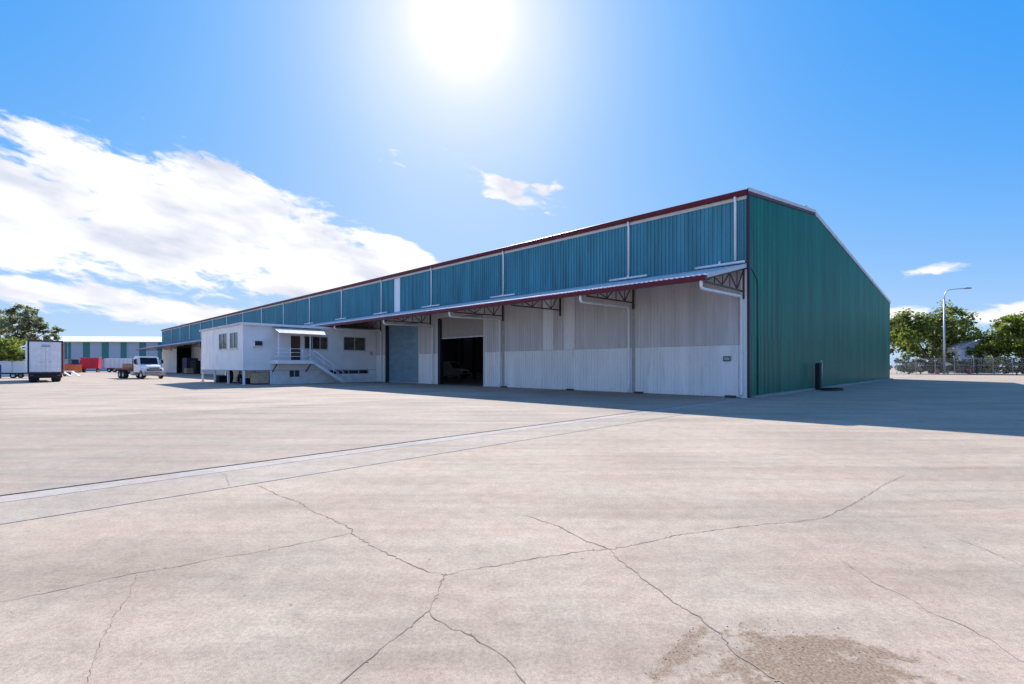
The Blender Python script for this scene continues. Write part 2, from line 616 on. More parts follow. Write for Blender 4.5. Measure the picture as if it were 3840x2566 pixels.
M_glass2 = mat('cab_glass', (.012, .018, .035), .12, var=.1, spec=.18)
M_awn = mat('door_awning', (.44, .40, .37), .7)
M_wood = mat('dark_door', (.085, .04, .03), .45, var=.25, scale=(6, 6, .5))
M_black = mat('black_rubber', (.018, .018, .02), .8)
M_tyre = mat('tyre_rubber', (.022, .022, .024), .85, var=.3)
M_rim = mat('wheel_rim', (.55, .54, .55), .4, metal=.5)
M_red = mat('red_paint', (.72, .012, .05), .45, var=.15)
M_orange = mat('orange_paint', (.85, .19, .06), .5, var=.15, nscale=2)
M_pink = mat('faded_red', (.62, .19, .15), .6, var=.15)
M_car = mat('white_paint', (.76, .76, .78), .28, var=.03, spec=.6)
M_rust = mat('rusty_deck', (.19, .085, .06), .8, var=.3)
M_blue = mat('blue_plastic', (.015, .035, .13), .5)
M_galv = mat('galvanised', (.50, .52, .54), .45, metal=.6, var=.1)
M_bark = mat('bark', (.16, .125, .10), .9, var=.3, nscale=6)
M_ply = mat('tan_panel', (.50, .36, .24), .7, var=.15)


def leafmat(name, col, var=.45, trans=.35):
    return mat(name, col, .6, var=var, nscale=.55, detail=6, trans=trans, spec=.3)


# ================================================================== ground
def struct(o):
    o['kind'] = 'structure'
    return o


def build_ground():
    struct(MB().add([(-1500, -400, -.16), (1500, -400, -.16), (1500, 2600, -.16), (-1500, 2600, -.16)],
                    [(0, 1, 2, 3)]).build('ground', M_dirt))
    yard = MB()
    c = [BW(-90, -75, -.03), BW(90, -75, -.03), BW(90, 175, -.03), BW(-90, 175, -.03)]
    lo = [(x, y, -.15) for x, y, _ in c]
    yard.add(c + lo, [(0, 1, 2, 3), (7, 6, 5, 4), (0, 4, 5, 1), (1, 5, 6, 2), (2, 6, 7, 3), (3, 7, 4, 0)])
    yard = struct(yard.build('concrete_yard', M_joint))
    g = .012

    def slab(x0, x1, y0, y1, m, name='slab', z=0.):
        b = MB()
        e = .006
        t = [BW(x0 + g / 2, y0 + g / 2, z - e), BW(x1 - g / 2, y0 + g / 2, z - e), BW(x1 - g / 2, y1 - g / 2, z - e), BW(x0 + g / 2, y1 - g / 2, z - e)]
        i = [BW(x0 + g / 2 + e, y0 + g / 2 + e, z), BW(x1 - g / 2 - e, y0 + g / 2 + e, z), BW(x1 - g / 2 - e, y1 - g / 2 - e, z), BW(x0 + g / 2 + e, y1 - g / 2 - e, z)]
        l = [(x, y, -.029) for x, y, _ in t]
        b.add(i + t + l, [(0, 1, 2, 3)] + [(k, 4 + k, 4 + (k + 1) % 4, (k + 1) % 4) for k in range(4)] +
              [(4 + k, 8 + k, 8 + (k + 1) % 4, 4 + (k + 1) % 4) for k in range(4)])
        o = fix_normals(b.build(name, m, yard))
        if o.data.polygons[0].normal.z < 0:
            o.data.flip_normals()
        return o
    near = slab(-90, 90, -75, -1.435, M_slab)
    slab(-90, 90, -1.425, -.30, M_drain)
    slab(-90, 0, -.30, .115, M_edge, 'drain_edge')
    b = MB()
    # the same strip carries on along the gable as a low kerb
    slab(0, 90, -.30, -.02, M_edge, 'drain_edge')
    # joint filler is wide on the far side of the strip
    slab(-90, 0, .175, 11.4, M_slab2)
    slab(-90, 0, 11.4, 62, M_slab3)
    slab(-90, 0, 62, 175, M_slab3)
    slab(49.2, 90, -.02, 175, M_slab3)
    # cracks: jagged ribbons sunk dark in the surface
    rnd = random.Random(4)
    for w, pts in CRACKS:
        b = MB()
        fine = []
        for (x0, y0), (x1, y1) in zip(pts, pts[1:]):
            n = max(2, int(hypot(x1 - x0, y1 - y0) / .035))
            for k in range(n):
                t = k / n
                j = .012 * (1 if k else .3)
                fine.append((x0 + (x1 - x0) * t + rnd.uniform(-j, j), y0 + (y1 - y0) * t + rnd.uniform(-j, j)))
        fine.append(pts[-1])
        vs = []
        m = len(fine)
        for i, (x, y) in enumerate(fine):
            a, c2 = fine[max(0, i - 1)], fine[min(m - 1, i + 1)]
            dx, dy = c2[0] - a[0], c2[1] - a[1]
            l = hypot(dx, dy) or 1
            ww = w * .5 * (.35 + .8 * abs(sin(i * .21 + x * 3)) * rnd.uniform(.4, 1.1)) * min(1, .6 + 6 * min(i, m - 1 - i) / m)
            vs += [(x - dy / l * ww, y + dx / l * ww, .003), (x + dy / l * ww, y - dx / l * ww, .003)]
        b.add(vs, [(2 * i, 2 * i + 1, 2 * i + 3, 2 * i + 2) for i in range(m - 1)])
        # chipped edges along it
        for i in range(0, m, 5):
            if rnd.random() < .45:
                x, y = fine[i]
                x += rnd.uniform(-.012, .012)
                y += rnd.uniform(-.012, .012)
                r0 = w * rnd.uniform(.5, 1.5)
                a0 = rnd.random() * 6
                b.add([(x + r0 * rnd.uniform(.4, 1.1) * cos(a0 + k * 1.047), y + r0 * rnd.uniform(.4, 1.1) * sin(a0 + k * 1.047), .0025) for k in range(6)], [(0, 1, 2, 3, 4, 5)])
        b.build('crack', M_crack, yard)
    # crumbs of dried mud by the stain
    b = MB()
    for k in range(700):
        if k < 400:
            x, y = 1.62 + rnd.gauss(0, .28), 2.78 + rnd.gauss(0, .14)
        elif k < 560:
            t = rnd.uniform(-.3, .3)
            x, y = .92 + t * .65 + rnd.gauss(0, .03), 2.72 + t * .75 + rnd.gauss(0, .03)
        else:
            x, y = rnd.uniform(-4, 5), rnd.uniform(2.3, 9)
        r = .0016 + .005 * rnd.random() ** 3
        h = r * rnd.uniform(.2, .45)
        n = 6
        a0 = rnd.random() * 6
        ring = [(x + r * rnd.uniform(.6, 1.2) * cos(a0 + 2 * pi * i / n), y + r * rnd.uniform(.6, 1.2) * sin(a0 + 2 * pi * i / n), .0005) for i in range(n)]
        top = [(x + (p - x) * .55, y + (q - y) * .55, h) for p, q, _ in ring]
        b.add(ring + top, [tuple(range(n, 2 * n))] + [(i, (i + 1) % n, n + (i + 1) % n, n + i) for i in range(n)])
    o = b.build('mud_crumbs', M_crumb)
    o['kind'] = 'stuff'
    tag(o, 'dark crumbs of dried mud scattered on the concrete', 'mud')


CRACKS = [
    (0.01, [(-3.50, 6.62), (-2.87, 6.01), (-2.50, 5.72), (-2.17, 5.34), (-1.85, 5.07), (-1.55, 4.74), (-1.54, 4.65), (-1.32, 4.42), (-1.20, 4.28), (-1.01, 4.11), (-0.82, 3.93), (-0.66, 3.79), (-0.52, 3.73)]),
    (0.009, [(-0.52, 3.73), (-0.42, 3.78), (-0.34, 3.83), (-0.13, 3.89), (-0.00, 3.96), (0.18, 4.04), (0.46, 4.14), (0.64, 4.21), (0.86, 4.25), (1.09, 4.35), (1.37, 4.50), (1.61, 4.63), (1.90, 4.72), (2.15, 4.81), (2.53, 4.92), (2.90, 4.99), (3.31, 5.15), (3.93, 5.63), (4.32, 5.96), (4.94, 6.50), (5.76, 7.15)]),
    (0.01, [(-0.52, 3.73), (-0.52, 3.59), (-0.52, 3.46), (-0.54, 3.30), (-0.54, 3.18)]),
    (0.008, [(-0.54, 3.18), (-0.61, 3.03), (-0.65, 2.93), (-0.71, 2.82), (-0.79, 2.64), (-0.84, 2.52), (-0.89, 2.41)]),
    (0.007, [(-0.54, 3.18), (-0.48, 3.07), (-0.38, 2.98), (-0.26, 2.90), (-0.15, 2.79), (-0.06, 2.70), (0.00, 2.62), (0.07, 2.45), (0.07, 2.41)]),
    (0.008, [(-3.52, 3.27), (-3.29, 3.42), (-3.11, 3.58), (-2.88, 3.78), (-2.68, 3.87), (-2.47, 4.04), (-2.23, 4.16), (-2.02, 4.31), (-1.82, 4.44), (-1.54, 4.65)]),
    (0.0035, [(-2.88, 3.75), (-2.63, 3.33), (-2.54, 3.10), (-2.43, 2.92), (-2.37, 2.81), (-2.24, 2.60), (-2.11, 2.41)]),
    (0.012, [(0.14, 5.22), (0.29, 5.04), (0.46, 4.87), (0.66, 4.47), (0.86, 4.25), (0.87, 4.02), (0.95, 3.81), (0.98, 3.65), (1.06, 3.44), (1.12, 3.22), (1.20, 3.10), (1.20, 3.02), (1.25, 2.91), (1.23, 2.74), (1.26, 2.66), (1.31, 2.56), (1.38, 2.41)]),
    (0.006, [(2.71, 4.04), (2.67, 3.56), (2.73, 3.39), (2.71, 3.15), (2.77, 3.02), (2.79, 2.86), (2.76, 2.71), (2.77, 2.59)]),
    (0.006, [(4.13, 4.62), (4.12, 4.39), (4.11, 4.09), (4.06, 3.79)]),
    (0.006, [(5.29, 5.91), (5.37, 5.72), (5.56, 5.30)]),
    (0.006, [(-4.44, 7.37), (-4.14, 7.08), (-3.77, 6.50)]),
]
build_ground()

# ================================================================== warehouse
WL, WW = 135., 48.8
RX, RZT = 13.0, 12.05
EN, EF = 10.2, 9.25


def roof_z(x):
    return EN + (RZT - EN) * x / RX if x < RX else RZT + (EF - RZT) * (x - RX) / (WW - RX)


def ribbed(a0, a1, z0, z1, place, pitch=.2, h=.03, flat=.58):
    """trapezoidal sheet: place(a, out, z) -> point; z1 may be a function of a"""
    b = MB()
    prof = []
    a = a0
    while a < a1 - 1e-6:
        for t, o in ((0, 0), (flat, 0), (flat + .09, h), (.91, h)):
            q = a + t * pitch
            if q < a1:
                prof.append((q, o))
        a += pitch
    prof.append((a1, 0))
    vs = []
    for q, o in prof:
        zt = z1(q) if callable(z1) else z1
        vs += [place(q, o, z0), place(q, o, zt)]
    b.add(vs, [(2 * i, 2 * i + 2, 2 * i + 3, 2 * i + 1) for i in range(len(prof) - 1)])
    return b


def build_warehouse():
    T = thing('warehouse', (CX, CY, 0), RZ, 'long green corrugated warehouse with maroon gutters and awning along its side', 'warehouse')
    side = lambda a, o, z: (-o, a, z)
    bays = [0, 6.55, 17.1, 25.9, 34.1, 42.35, 50.6, 58.8, 67, 75.2, 83.4, 91.6, 99.8, 108, 116.2, 124.4, WL]
    ZA = 6.62   # where the awning meets the wall
    for y0, y1 in zip(bays, bays[1:]):
        ribbed(y0 + .02, y1 - .02, ZA - .1, 9.86, side, .22, .048, .5).build('upper_wall_panel', M_green_sky, T)
    ribbed(30.87, 31.84, ZA + .05, 9.82, lambda a, o, z: (-o - .05, a, z), .2, .03).build('translucent_sheet', M_white, T)
    # fascia, gutter
    b = MB().box(-.06, .02, 0, WL, 9.86, 10.03)
    b.build('fascia_strip', M_cream, T)
    b = MB().prism([(-.02, 10.04), (-.22, 10.04), (-.25, 10.10), (-.25, 10.27), (-.22, 10.29), (-.02, 10.29)], 'y', -.05, WL)
    fix_normals(b.build('eave_gutter', M_maroon, T))
    # gable in wide sheets
    gab = lambda a, o, z: (a, -o, z)
    edges = [0.03, 8, 16, 24, 32, 40, WW]
    for x0, x1 in zip(edges, edges[1:]):
        ribbed(x0 + .01, x1 - .01, 3.1, lambda q: roof_z(q) - .02, lambda a, o, z: (a, -o - .012, z), .22, .045, .5).build('gable_panel', M_green, T)
        ribbed(x0 + .01, x1 - .01, .05, 3.2, gab, .22, .045, .5).build('gable_panel', M_green, T)
    # roof skin with unseen translucent strips added to brighten the inside
    M_roof_fill = mat('added_roof_light', (.16, .17, .20), .5, var=.05, trans=.5)
    cuts = [-.04]
    y = 12.
    while y < WL - 10:
        cuts += [y, y + 1.0]
        y += 16.4
    cuts.append(WL)
    for x0, x1 in ((-.05, RX), (RX, WW + .25)):
        f = (lambda x: EN + (RZT - EN) * x / RX) if x1 == RX else (lambda x: RZT + (EF - RZT) * (x - RX) / (WW - RX))
        p = [(x0, f(x0) + .05), (x1, f(x1) + .05), (x1, f(x1) + .14), (x0, f(x0) + .14)]
        for i, (c0, c1) in enumerate(zip(cuts, cuts[1:])):
            if i % 2 == 0:
                fix_normals(MB().prism(p, 'y', c0, c1).build('roof_sheet', M_zinc, T))
            else:
                MB().add([(x0 + .2, c0, f(x0 + .2) + .1), (x1 - .2, c0, f(x1 - .2) + .1), (x1 - .2, c1, f(x1 - .2) + .1), (x0 + .2, c1, f(x0 + .2) + .1)], [(0, 1, 2, 3)]).build('added_roof_light', M_roof_fill, T)
                for q0, q1 in ((x0, x0 + .2), (x1 - .2, x1)):
                    MB().box(q0, q1, c0 + .001, c1 - .001, f(q0) + .04, f(q0) + .13).build('roof_trim', M_zinc, T)
    # barge capping
    for x0, x1 in ((-.1, RX), (RX, WW + .25)):
        f = (lambda x: EN + (RZT - EN) * x / RX) if x1 == RX else (lambda x: RZT + (EF - RZT) * (x - RX) / (WW - RX))
        b = MB().prism([(x0, f(x0) - .12), (x1, f(x1) - .12), (x1, f(x1) + .17), (x0, f(x0) + .17)], 'y', -.10, -.05)
        fix_normals(b.build('barge_capping', M_maroon if x1 == RX else M_zinc, T))
    b = MB()
    for x0, x1 in ((-.1, RX),):
        f = lambda x: EN + (RZT - EN) * x / RX
        b.prism([(x0, f(x0) + .02), (x1, f(x1) + .02), (x1, f(x1) + .2), (x0, f(x0) + .2)], 'y', -.13, -.102)
    fix_normals(b.build('barge_trim', M_zinc, T))
    # ridge ventilator
    b = MB().prism([(RX - .9, RZT + .0), (RX - .75, RZT + .45), (RX - .2, RZT + .62), (RX + .2, RZT + .62), (RX + .75, RZT + .40), (RX + .9, RZT)], 'y', .4, WL - 1)
    fix_normals(b.build('ridge_vent', M_zinc, T))
    # far walls and inside
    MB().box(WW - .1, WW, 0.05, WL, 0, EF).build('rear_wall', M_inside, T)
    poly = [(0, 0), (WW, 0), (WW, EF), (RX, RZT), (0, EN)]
    fix_normals(MB().prism(poly, 'y', WL - .12, WL - .02).build('end_wall', M_green_sky, T))
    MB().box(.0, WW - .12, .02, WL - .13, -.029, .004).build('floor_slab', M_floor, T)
    # corner post and dark flashing
    MB().box(-.09, -.002, -.04, .27, 0, ZA - .25).build('corner_post', M_white, T)
    MB().box(-.12, .05, -.16, -.045, .03, 10.0).build('corner_flashing', M_dark, T)

    # lower wall: list of (y0, y1, kind)
    def lower(y0, y1, upmat):
        ribbed(y0, y1, 2.655, ZA - .1, side, .21, .042, .5).build('wall_panel', upmat, T)
        ribbed(y0, y1, .02, 2.645, lambda a, o, z: (-o - .006, a, z), .21, .042, .5).build('wall_panel', M_white, T)
    for y0, y1, k in ((.27, 6.20, M_grey), (6.40, 10.6, M_grey), (10.6, 11.46, M_white), (11.46, 12.4, M_grey), (12.4, 13.3, M_white),
                      (13.3, 17.05, M_grey), (17.25, 19.2, M_grey), (25.1, 27.85, M_grey), (33.5, 42, M_grey),
                      (42.4, 60, M_grey), (60, 80, M_white), (80, 100.2, M_white), (120, WL, M_white)):
        lower(y0 + .005, y1 - .005, k)
    for y in (6.3, 17.15):
        MB().box(.0, .15, y - .10, y + .10, 0, ZA - .1).build('column', mat('column_grey', (.46, .43, .42), .6), T)
    # walls above the openings
    for y0, y1, z in ((19.2, 25.1, 5.62), (27.85, 33.5, 5.5), (100.2, 120, 5.9)):
        ribbed(y0 + .005, y1 - .005, z, ZA - .1, side, .19, .03).build('wall_panel', M_grey, T)

    # roller doors
    def roller(y0, y1, ztop, zbot, m):
        d = empty('roller_door', (0, 0, 0))
        d.parent = T
        b = MB()
        z = zbot
        prof = []
        while z < ztop:
            prof += [(.16, z), (.12, z + .03), (.12, z + .06), (.16, z + .09)]
            z += .1
        vs = []
        for x, zz in prof:
            vs += [(x, y0 + .1, zz), (x, y1 - .1, zz)]
        b.add(vs, [(2 * i, 2 * i + 1, 2 * i + 3, 2 * i + 2) for i in range(len(prof) - 1)])
        b.build('curtain', m, d)
        MB().box(.09, .17, y0 + .1, y1 - .1, zbot - .09, zbot - .002).build('bottom_rail', M_frame, d)
        for y in (y0, y1):
            MB().box(-.02, .24, y - .06, y + .1 if y == y0 else y + .06, 0, ztop).build('door_guide', M_cream if y == y0 else M_dark, d)
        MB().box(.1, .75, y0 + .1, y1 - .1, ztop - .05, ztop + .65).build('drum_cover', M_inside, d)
    roller(19.25, 25.05, 5.62, 3.95, M_roller2)
    roller(27.9, 33.45, 5.5, .1, M_roller)
    for y0, y1 in ((24.75, 25.0), (33.1, 33.4)):
        MB().box(-.05, .3, y0, y1, 0, 5.5).build('jamb_seal', M_dark, T)

    # awning
    XA, ZG = -4.86, 5.46
    sl = (ZA - ZG) / (-XA)
    b = MB()
    prof = []
    y = 0.
    n = int(WL / .25)
    vs = []
    for i in range(n):
        for t, h in ((0, 0), (.14, 0), (.165, .03), (.225, .03)):
            yy = i * .25 + t
            for zo in (0, .012):
                vs += [(-.045, yy, ZA + h + zo - .01), (XA, yy, ZG + h + zo)]
    m = len(vs) // 4
    fs = []
    for i in range(m - 1):
        a, c = 4 * i, 4 * i + 4
        fs += [(a, a + 1, c + 1, c), (a + 2, c + 2, c + 3, a + 3)]
    fs += [(0, 2, 3, 1)]
    fs += [(4 * i + 1, 4 * i + 3, 4 * i + 7, 4 * i + 5) for i in range(m - 1)]
    fix_normals(b.add(vs, fs).build('awning_roof', M_zinc, T))
    b = MB().prism([(XA + .02, ZG - .02), (XA - .16, ZG - .02), (XA - .18, ZG - .05), (XA - .18, ZG - .24), (XA + .02, ZG - .24)], 'y', -.02, WL)
    fix_normals(b.build('awning_gutter', M_maroon, T))
    fix_normals(MB().prism([(-.04, ZA + .05), (XA, ZG + .05), (XA, ZG - .13), (-.04, ZA - .16)], 'y', -.03, -.004).build('awning_end_trim', M_zinc, T))
    for k in range(5):
        x = -.35 - k * 1.05
        z = ZA + sl * x
        MB().box(x - .03, x + .03, 0.02, WL - .1, z - .16, z - .02).build('purlin', M_steel, T)
    # truss brackets
    b = MB()
    zb = 5.28
    top = lambda x: ZA + sl * x - .2
    b.beam((-.08, 0, top(-.08)), (-4.7, 0, top(-4.7) + .02), .07)
    b.beam((-.08, 0, zb), (-4.7, 0, zb - .08), .07)
    b.beam((-.08, 0, 4.9), (-.08, 0, top(-.08)), .09)
    xs = [-.1, -1.0, -1.9, -2.8, -3.7, -4.5]
    for i, (p, q) in enumerate(zip(xs, xs[1:])):
        b.beam((p, 0, zb if i % 2 else top(p)), (q, 0, top(q) if i % 2 else zb), .045)
        b.beam((q, 0, zb), (q, 0, top(q)), .04)
    tr = b.build('awning_truss', M_steel, T)
    tr.location.y = .12
    for y in (6.3, 11.75, 17.15, 26.1, 34.3, 42.4, 50.6, 58.8, 67, 75.2, 83.4, 91.6, 100, 108, 116.2, 124.4, 134.5):
        c = tr.copy()
        COL.objects.link(c)
        c.location.y = y
    # upper downpipes with a spreader lying on the awning
    dp = MB().tube([(-.17, 0, 10.05), (-.15, 0, 9.9), (-.11, 0, 9.7), (-.11, 0, ZA + .25)], .062, 10).build('downpipe', M_pipe, T, True)
    dp.location.y = .52
    sp = MB().tube([(-.22, -1.25, ZA + .12), (-.22, 1.25, ZA + .12)], .06, 10).tube([(-.12, 0, ZA + .3), (-.22, 0, ZA + .13)], .06, 8).build('spreader_pipe', M_pipe, T, True)
    sp.location.y = 1.28
    for y in [6.58, 17.05] + bays[3:-1]:
        c = dp.copy()
        COL.objects.link(c)
        c.location.y = y
        if y < 60:
            c = sp.copy()
            COL.objects.link(c)
            c.location.y = y
    # awning downpipes: elbow under the gutter, run back to the wall, down to the ground
    pts = [(-4.93, 0, 5.24), (-4.93, 0, 5.02), (-4.86, 0, 4.93), (-4.7, 0, 4.90), (-.42, 0, 5.02), (-.27, 0, 4.98), (-.2, 0, 4.85), (-.2, 0, .28), (-.27, 0, .12)]
    ap = MB().tube(pts, .068, 10).build('awning_downpipe', M_pipe, T, True)
    ap.location.y = .2
    for y in (6.52, 17.32, 25.62, 34.0):
        c = ap.copy()
        COL.objects.link(c)
        c.location.y = y
    bl = MB().bbox(-.30, -.06, -.32, .2, 0, .10, .03).build('base_block', mat('block_grey', (.06, .06, .065), .8), T)
    bl.location.y = .8
    for y in (5.95, 10.9, 17.0):
        c = bl.copy()
        COL.objects.link(c)
        c.location.y = y
    # thin conduit on the gable
    MB().tube([(.12, -.07, 6.55), (.7, -.07, 6.35), (1.25, -.07, 6.0), (1.4, -.07, 5.7), (1.4, -.07, .1)], .024, 6).build('conduit', mat('green_conduit', (.004, .10, .078), .5), T, True)
    # kerb along the gable
    MB().box(.1, WW, -.34, -.04, -.02, .09).build('gable_kerb', M_edge, T)
    # inner columns seen through the open door, and a partition behind the far opening
    for x in (12, 24, 36):
        for y in (17.1, 34.1, 50.6, 67, 83.4):
            MB().box(x - .12, x + .12, y - .15, y + .15, .004, roof_z(x) - .1).build('inner_column', M_steel, T)
    MB().box(3.2, 3.3, 98, 122, .004, 8).build('inner_partition', M_white, T)
    return T


build_warehouse()

# wall sign by the corner
s = thing('wall_sign', BW(-.05, .95, 1.95), RZ, 'small dark edged notice on white wall beside the corner downpipe', 'sign')
MB().box(-.02, .012, -.18, .18, -.13, .13).build('backing', mat('sign_frame', (.06, .075, .08), .5), s)
MB().box(-.028, -.021, -.13, .13, -.07, .08).build('plate', mat('sign_grey', (.38, .42, .48), .5), s)

# standpipe and hose at the foot of the gable
s = thing('standpipe', BW(12.0, -.55, 0), RZ, 'black standpipe with bent grey pipe against the green gable', 'standpipe')
MB().bbox(-.14, .14, -.05, .25, 0, 1.78, .05).build('cover', M_black, s)
MB().tube([(-.1, -.08, 1.80), (.0, -.08, 1.92), (.12, -.08, 1.88), (.2, -.08, 1.72), (.22, -.08, 1.4), (.22, -.08, 0.02)], .045, 8).build('pipe', M_galv, s, True)
pts = []
for k in range(70):
    a = k / 69 * 2 * pi * 2.6
    pts.append((1.25 * cos(a) * (1 + .18 * sin(a * .37)), .5 * sin(a) - .08 * sin(a * 1.7), .04 + .035 * (k / 69) * 2))
h = tag(MB().tube(pts, .038, 7).build('hose', M_black, None, True), 'black hose coiled on the ground at the green gable', 'hose')
h.location = BW(12.0, -1.25, 0)
h.rotation_euler = (0, 0, RZ)

# ================================================================== office annexe
OX, OY = -12.2, 35.2          # front corner in the warehouse frame
OD, OW = 12.15, 12.6          # depth towards the warehouse, width
FZ, TZ = 1.36, 5.0


def build_office():
    T = thing('office_annexe', BW(OX, OY, 0), RZ, 'raised white office block on posts jutting from the warehouse', 'office')
    # local: x 0..OD towards the warehouse, y 0..OW away; front face y = 0, end face x = 0
    # front wall built round its openings
    xs = lambda o: OX * -1 - o      # distance out from the warehouse wall -> local x
    opn = [(xs(11.45), xs(10.75), 3.22, 3.70), (xs(8.42), xs(7.47), 2.06, 4.28), (xs(7.2), xs(5.0), 3.08, 4.26), (xs(3.49), xs(1.18), 3.06, 4.36)]

    def wall_with(x0, x1, z0, z1, ops, name, m, place):
        """pieces of wall round rectangular openings"""
        b = MB()
        cur = x0
        for (a, c, p, q) in ops:
            if a > cur:
                b.box(*place(cur, a, z0, z1))
            b.box(*place(a, c, z0, p))
            b.box(*place(a, c, q, z1))
            cur = c
        b.box(*place(cur, x1, z0, z1))
        return b.build(name, m, T)
    wall_with(0, OD, FZ, TZ, opn, 'front_wall', M_owall, lambda a, c, p, q: (a, c, 0, .12, p, q))
    eo = [(36.52 - OY, 38.63 - OY, 3.06, 4.45), (39.5 - OY, 41.84 - OY, 3.06, 4.5)]
    wall_with(.12, OW, FZ, TZ, eo, 'end_wall', M_owall, lambda a, c, p, q: (0.001, .12, a, c, p, q))
    MB().box(.001, OD, OW - .12, OW - .001, FZ, TZ).build('rear_wall', M_owall, T)
    MB().box(.0, OD, .0, OW, FZ - .16, FZ - .003).build('floor_deck', M_steel, T)
    MB().box(-.02, OD, -.02, OW, FZ - .14, FZ + .02).build('floor_band', M_owall, T)
    # roof with slight overhang, gutter edge
    MB().bbox(-.18, OD, -.18, OW + .18, TZ + .002, TZ + .16, .02).build('roof', M_zinc, T)
    MB().box(-.2, OD - .02, -.24, -.185, TZ - .04, TZ + .14).build('gutter', M_pipe, T)
    # cover strips on the front and end cladding
    for x in [k * 1.2 for k in range(1, 10)]:
        if not any(a - .05 < x < c + .05 for a, c, _, _ in opn):
            MB().box(x - .025, x + .025, -.014, -.001, FZ + .03, TZ).build('cover_strip', M_owall, T)
    for y in [k * 1.2 for k in range(1, 11)]:
        if not any(a - .05 < y < c + .05 for a, c, _, _ in eo):
            MB().box(-.013, .0, y - .025, y + .025, FZ + .03, TZ).build('cover_strip', M_owall, T)

    # windows
    def window(a, c, p, q, n, face):
        w = empty('window', (0, 0, 0))
        w.parent = T
        if face == 'front':
            bx = lambda u0, u1, d0, d1, z0, z1: (u0, u1, d0, d1, z0, z1)
        else:
            bx = lambda u0, u1, d0, d1, z0, z1: (d0, d1, u0, u1, z0, z1)
        fr = MB()
        t = .055
        fr.box(*bx(a, c, -.02, .09, p, p + t)).box(*bx(a, c, -.02, .09, q - t, q))
        for k in range(n + 1):
            u = a + (c - a - t) * k / n
            fr.box(*bx(u, u + t, -.018, .088, p + t, q - t))
        fr.build('frame', M_frame, w)
        for k in range(n):
            u0 = a + (c - a - t) * k / n + t
            u1 = a + (c - a - t) * (k + 1) / n
            MB().box(*bx(u0, u1, .04, .05, p + t, q - t)).build('pane', M_glass if k < n - 1 and n == 3 else M_olive, w)
        MB().box(*bx(a - .06, c + .06, -.09, -.021, p - .06, p - .003)).build('sill', M_frame, w)
    window(*opn[2], 3, 'front')
    window(*opn[3], 2, 'front')
    for e in eo:
        window(*e, 2, 'end')
    # curtains half drawn in the end windows
    for e in eo:
        MB().box(.16, .18, e[0] + .05, e[0] + (e[1] - e[0]) * .55, e[2] + .05, e[3] - .05).build('curtain', M_owall, T)
    # door
    d = empty('door', (0, 0, 0))
    d.parent = T
    a, c, p, q = opn[1]
    MB().box(a + .05, c - .05, .05, .09, p + .03, q - .05).build('leaf', M_wood, d)
    MB().box(a, a + .05, -.02, .1, p, q).box(c - .05, c, -.02, .1, p, q).box(a + .05, c - .05, -.02, .1, q - .05, q).build('frame', M_owall, d)
    MB().box(c - .16, c - .12, .01, .05, p + .95, p + 1.1).build('handle', M_galv, d)
    # air conditioner in the wall
    ac = empty('air_conditioner', (0, 0, 0))
    ac.parent = T
    a, c, p, q = opn[0]
    MB().bbox(a + .02, c - .02, -.32, .2, p + .01, q - .01, .02).build('casing', M_owall, ac)
    MB().box(a + .06, c - .06, -.335, -.322, p + .05, q - .05).build('grille', M_dark, ac)
    MB().beam((a + .05, -.02, p - .25), (a + .05, -.3, p - .02), .04).beam((c - .05, -.02, p - .25), (c - .05, -.3, p - .02), .04).build('bracket', M_frame, ac)
    # small meter box on the warehouse end
    MB().bbox(xs(.75), xs(.45), -.1, -.002, 2.62, 2.98, .02).build('meter_box', M_galv, T)
    # lower storey: block wall under the inner part, posts under the outer part
    lo = [(xs(8.5), xs(7.55), .62, 1.18), (xs(4.99), xs(.85), .83, FZ - .2)]
    wall_with(xs(9.9), OD, 0, FZ - .165, [(a, c, p, min(q, FZ - .17)) for a, c, p, q in lo], 'lower_wall', M_owall2, lambda a, c, p, q: (a, c, .03, .2, p, q))
    MB().box(xs(9.9), xs(9.9) + .18, .21, OW - .2, 0, FZ - .165).build('lower_side_wall', M_owall2, T)
    for (a, c, p, q), n in zip(lo, (2, 4)):
        q = min(q, FZ - .17)
        w = empty('lower_window', (0, 0, 0))
        w.parent = T
        fr = MB()
        for k in range(n + 1):
            u = a + (c - a - .05) * k / n
            fr.box(u, u + .05, .02, .15, p, q)
        fr.build('frame', M_frame, w)
        for k in range(n):
            MB().box(a + (c - a - .05) * k / n + .05, a + (c - a - .05) * (k + 1) / n, .10, .11, p, q).build('pane', M_glass, w)
    for x in (.1, 2.2):
        for y in (.1, 4.2, 8.3, 12.5):
            MB().box(x - .07, x + .07, y - .07, y + .07, 0, FZ - .165).build('post', M_pipe, T)
            MB().bbox(x - .16, x + .16, y - .16, y + .16, 0, .05, .01).build('post_foot', M_galv, T)
    # landing and stairs
    lx0, lx1, ly = xs(9.95), xs(7.0), -1.45
    LZ = 2.04
    MB().box(lx0, lx1, ly, -.05, LZ - .06, LZ).build('landing', M_frame, T)
    b = MB().box(lx0 - .01, lx1, ly - .06, ly - .003, LZ - .28, LZ + .03).box(lx0 - .06, lx0 - .011, ly - .06, -.02, LZ - .28, LZ + .03)
    b.build('landing_beam', M_owall, T)
    for x in (lx0 + .05, lx1 - .05):
        MB().beam((x, -.01, FZ - .3), (x, ly + .1, LZ - .1), .07).build('landing_bracket', M_steel, T)
    sx1 = lx1 + 2.9
    n = 11
    for yy in (ly + .03, -.25):
        MB().beam((lx1 - .05, yy, LZ - .12), (sx1, yy, .06), .05, .24).build('stringer', M_pipe, T)
    for k in range(1, n):
        t = k / n
        x = lx1 + (sx1 - lx1) * t
        z = LZ * (1 - t)
        MB().box(x - .13, x + .13, ly + .06, -.28, z - .02, z + .02).build('tread', M_galv, T)
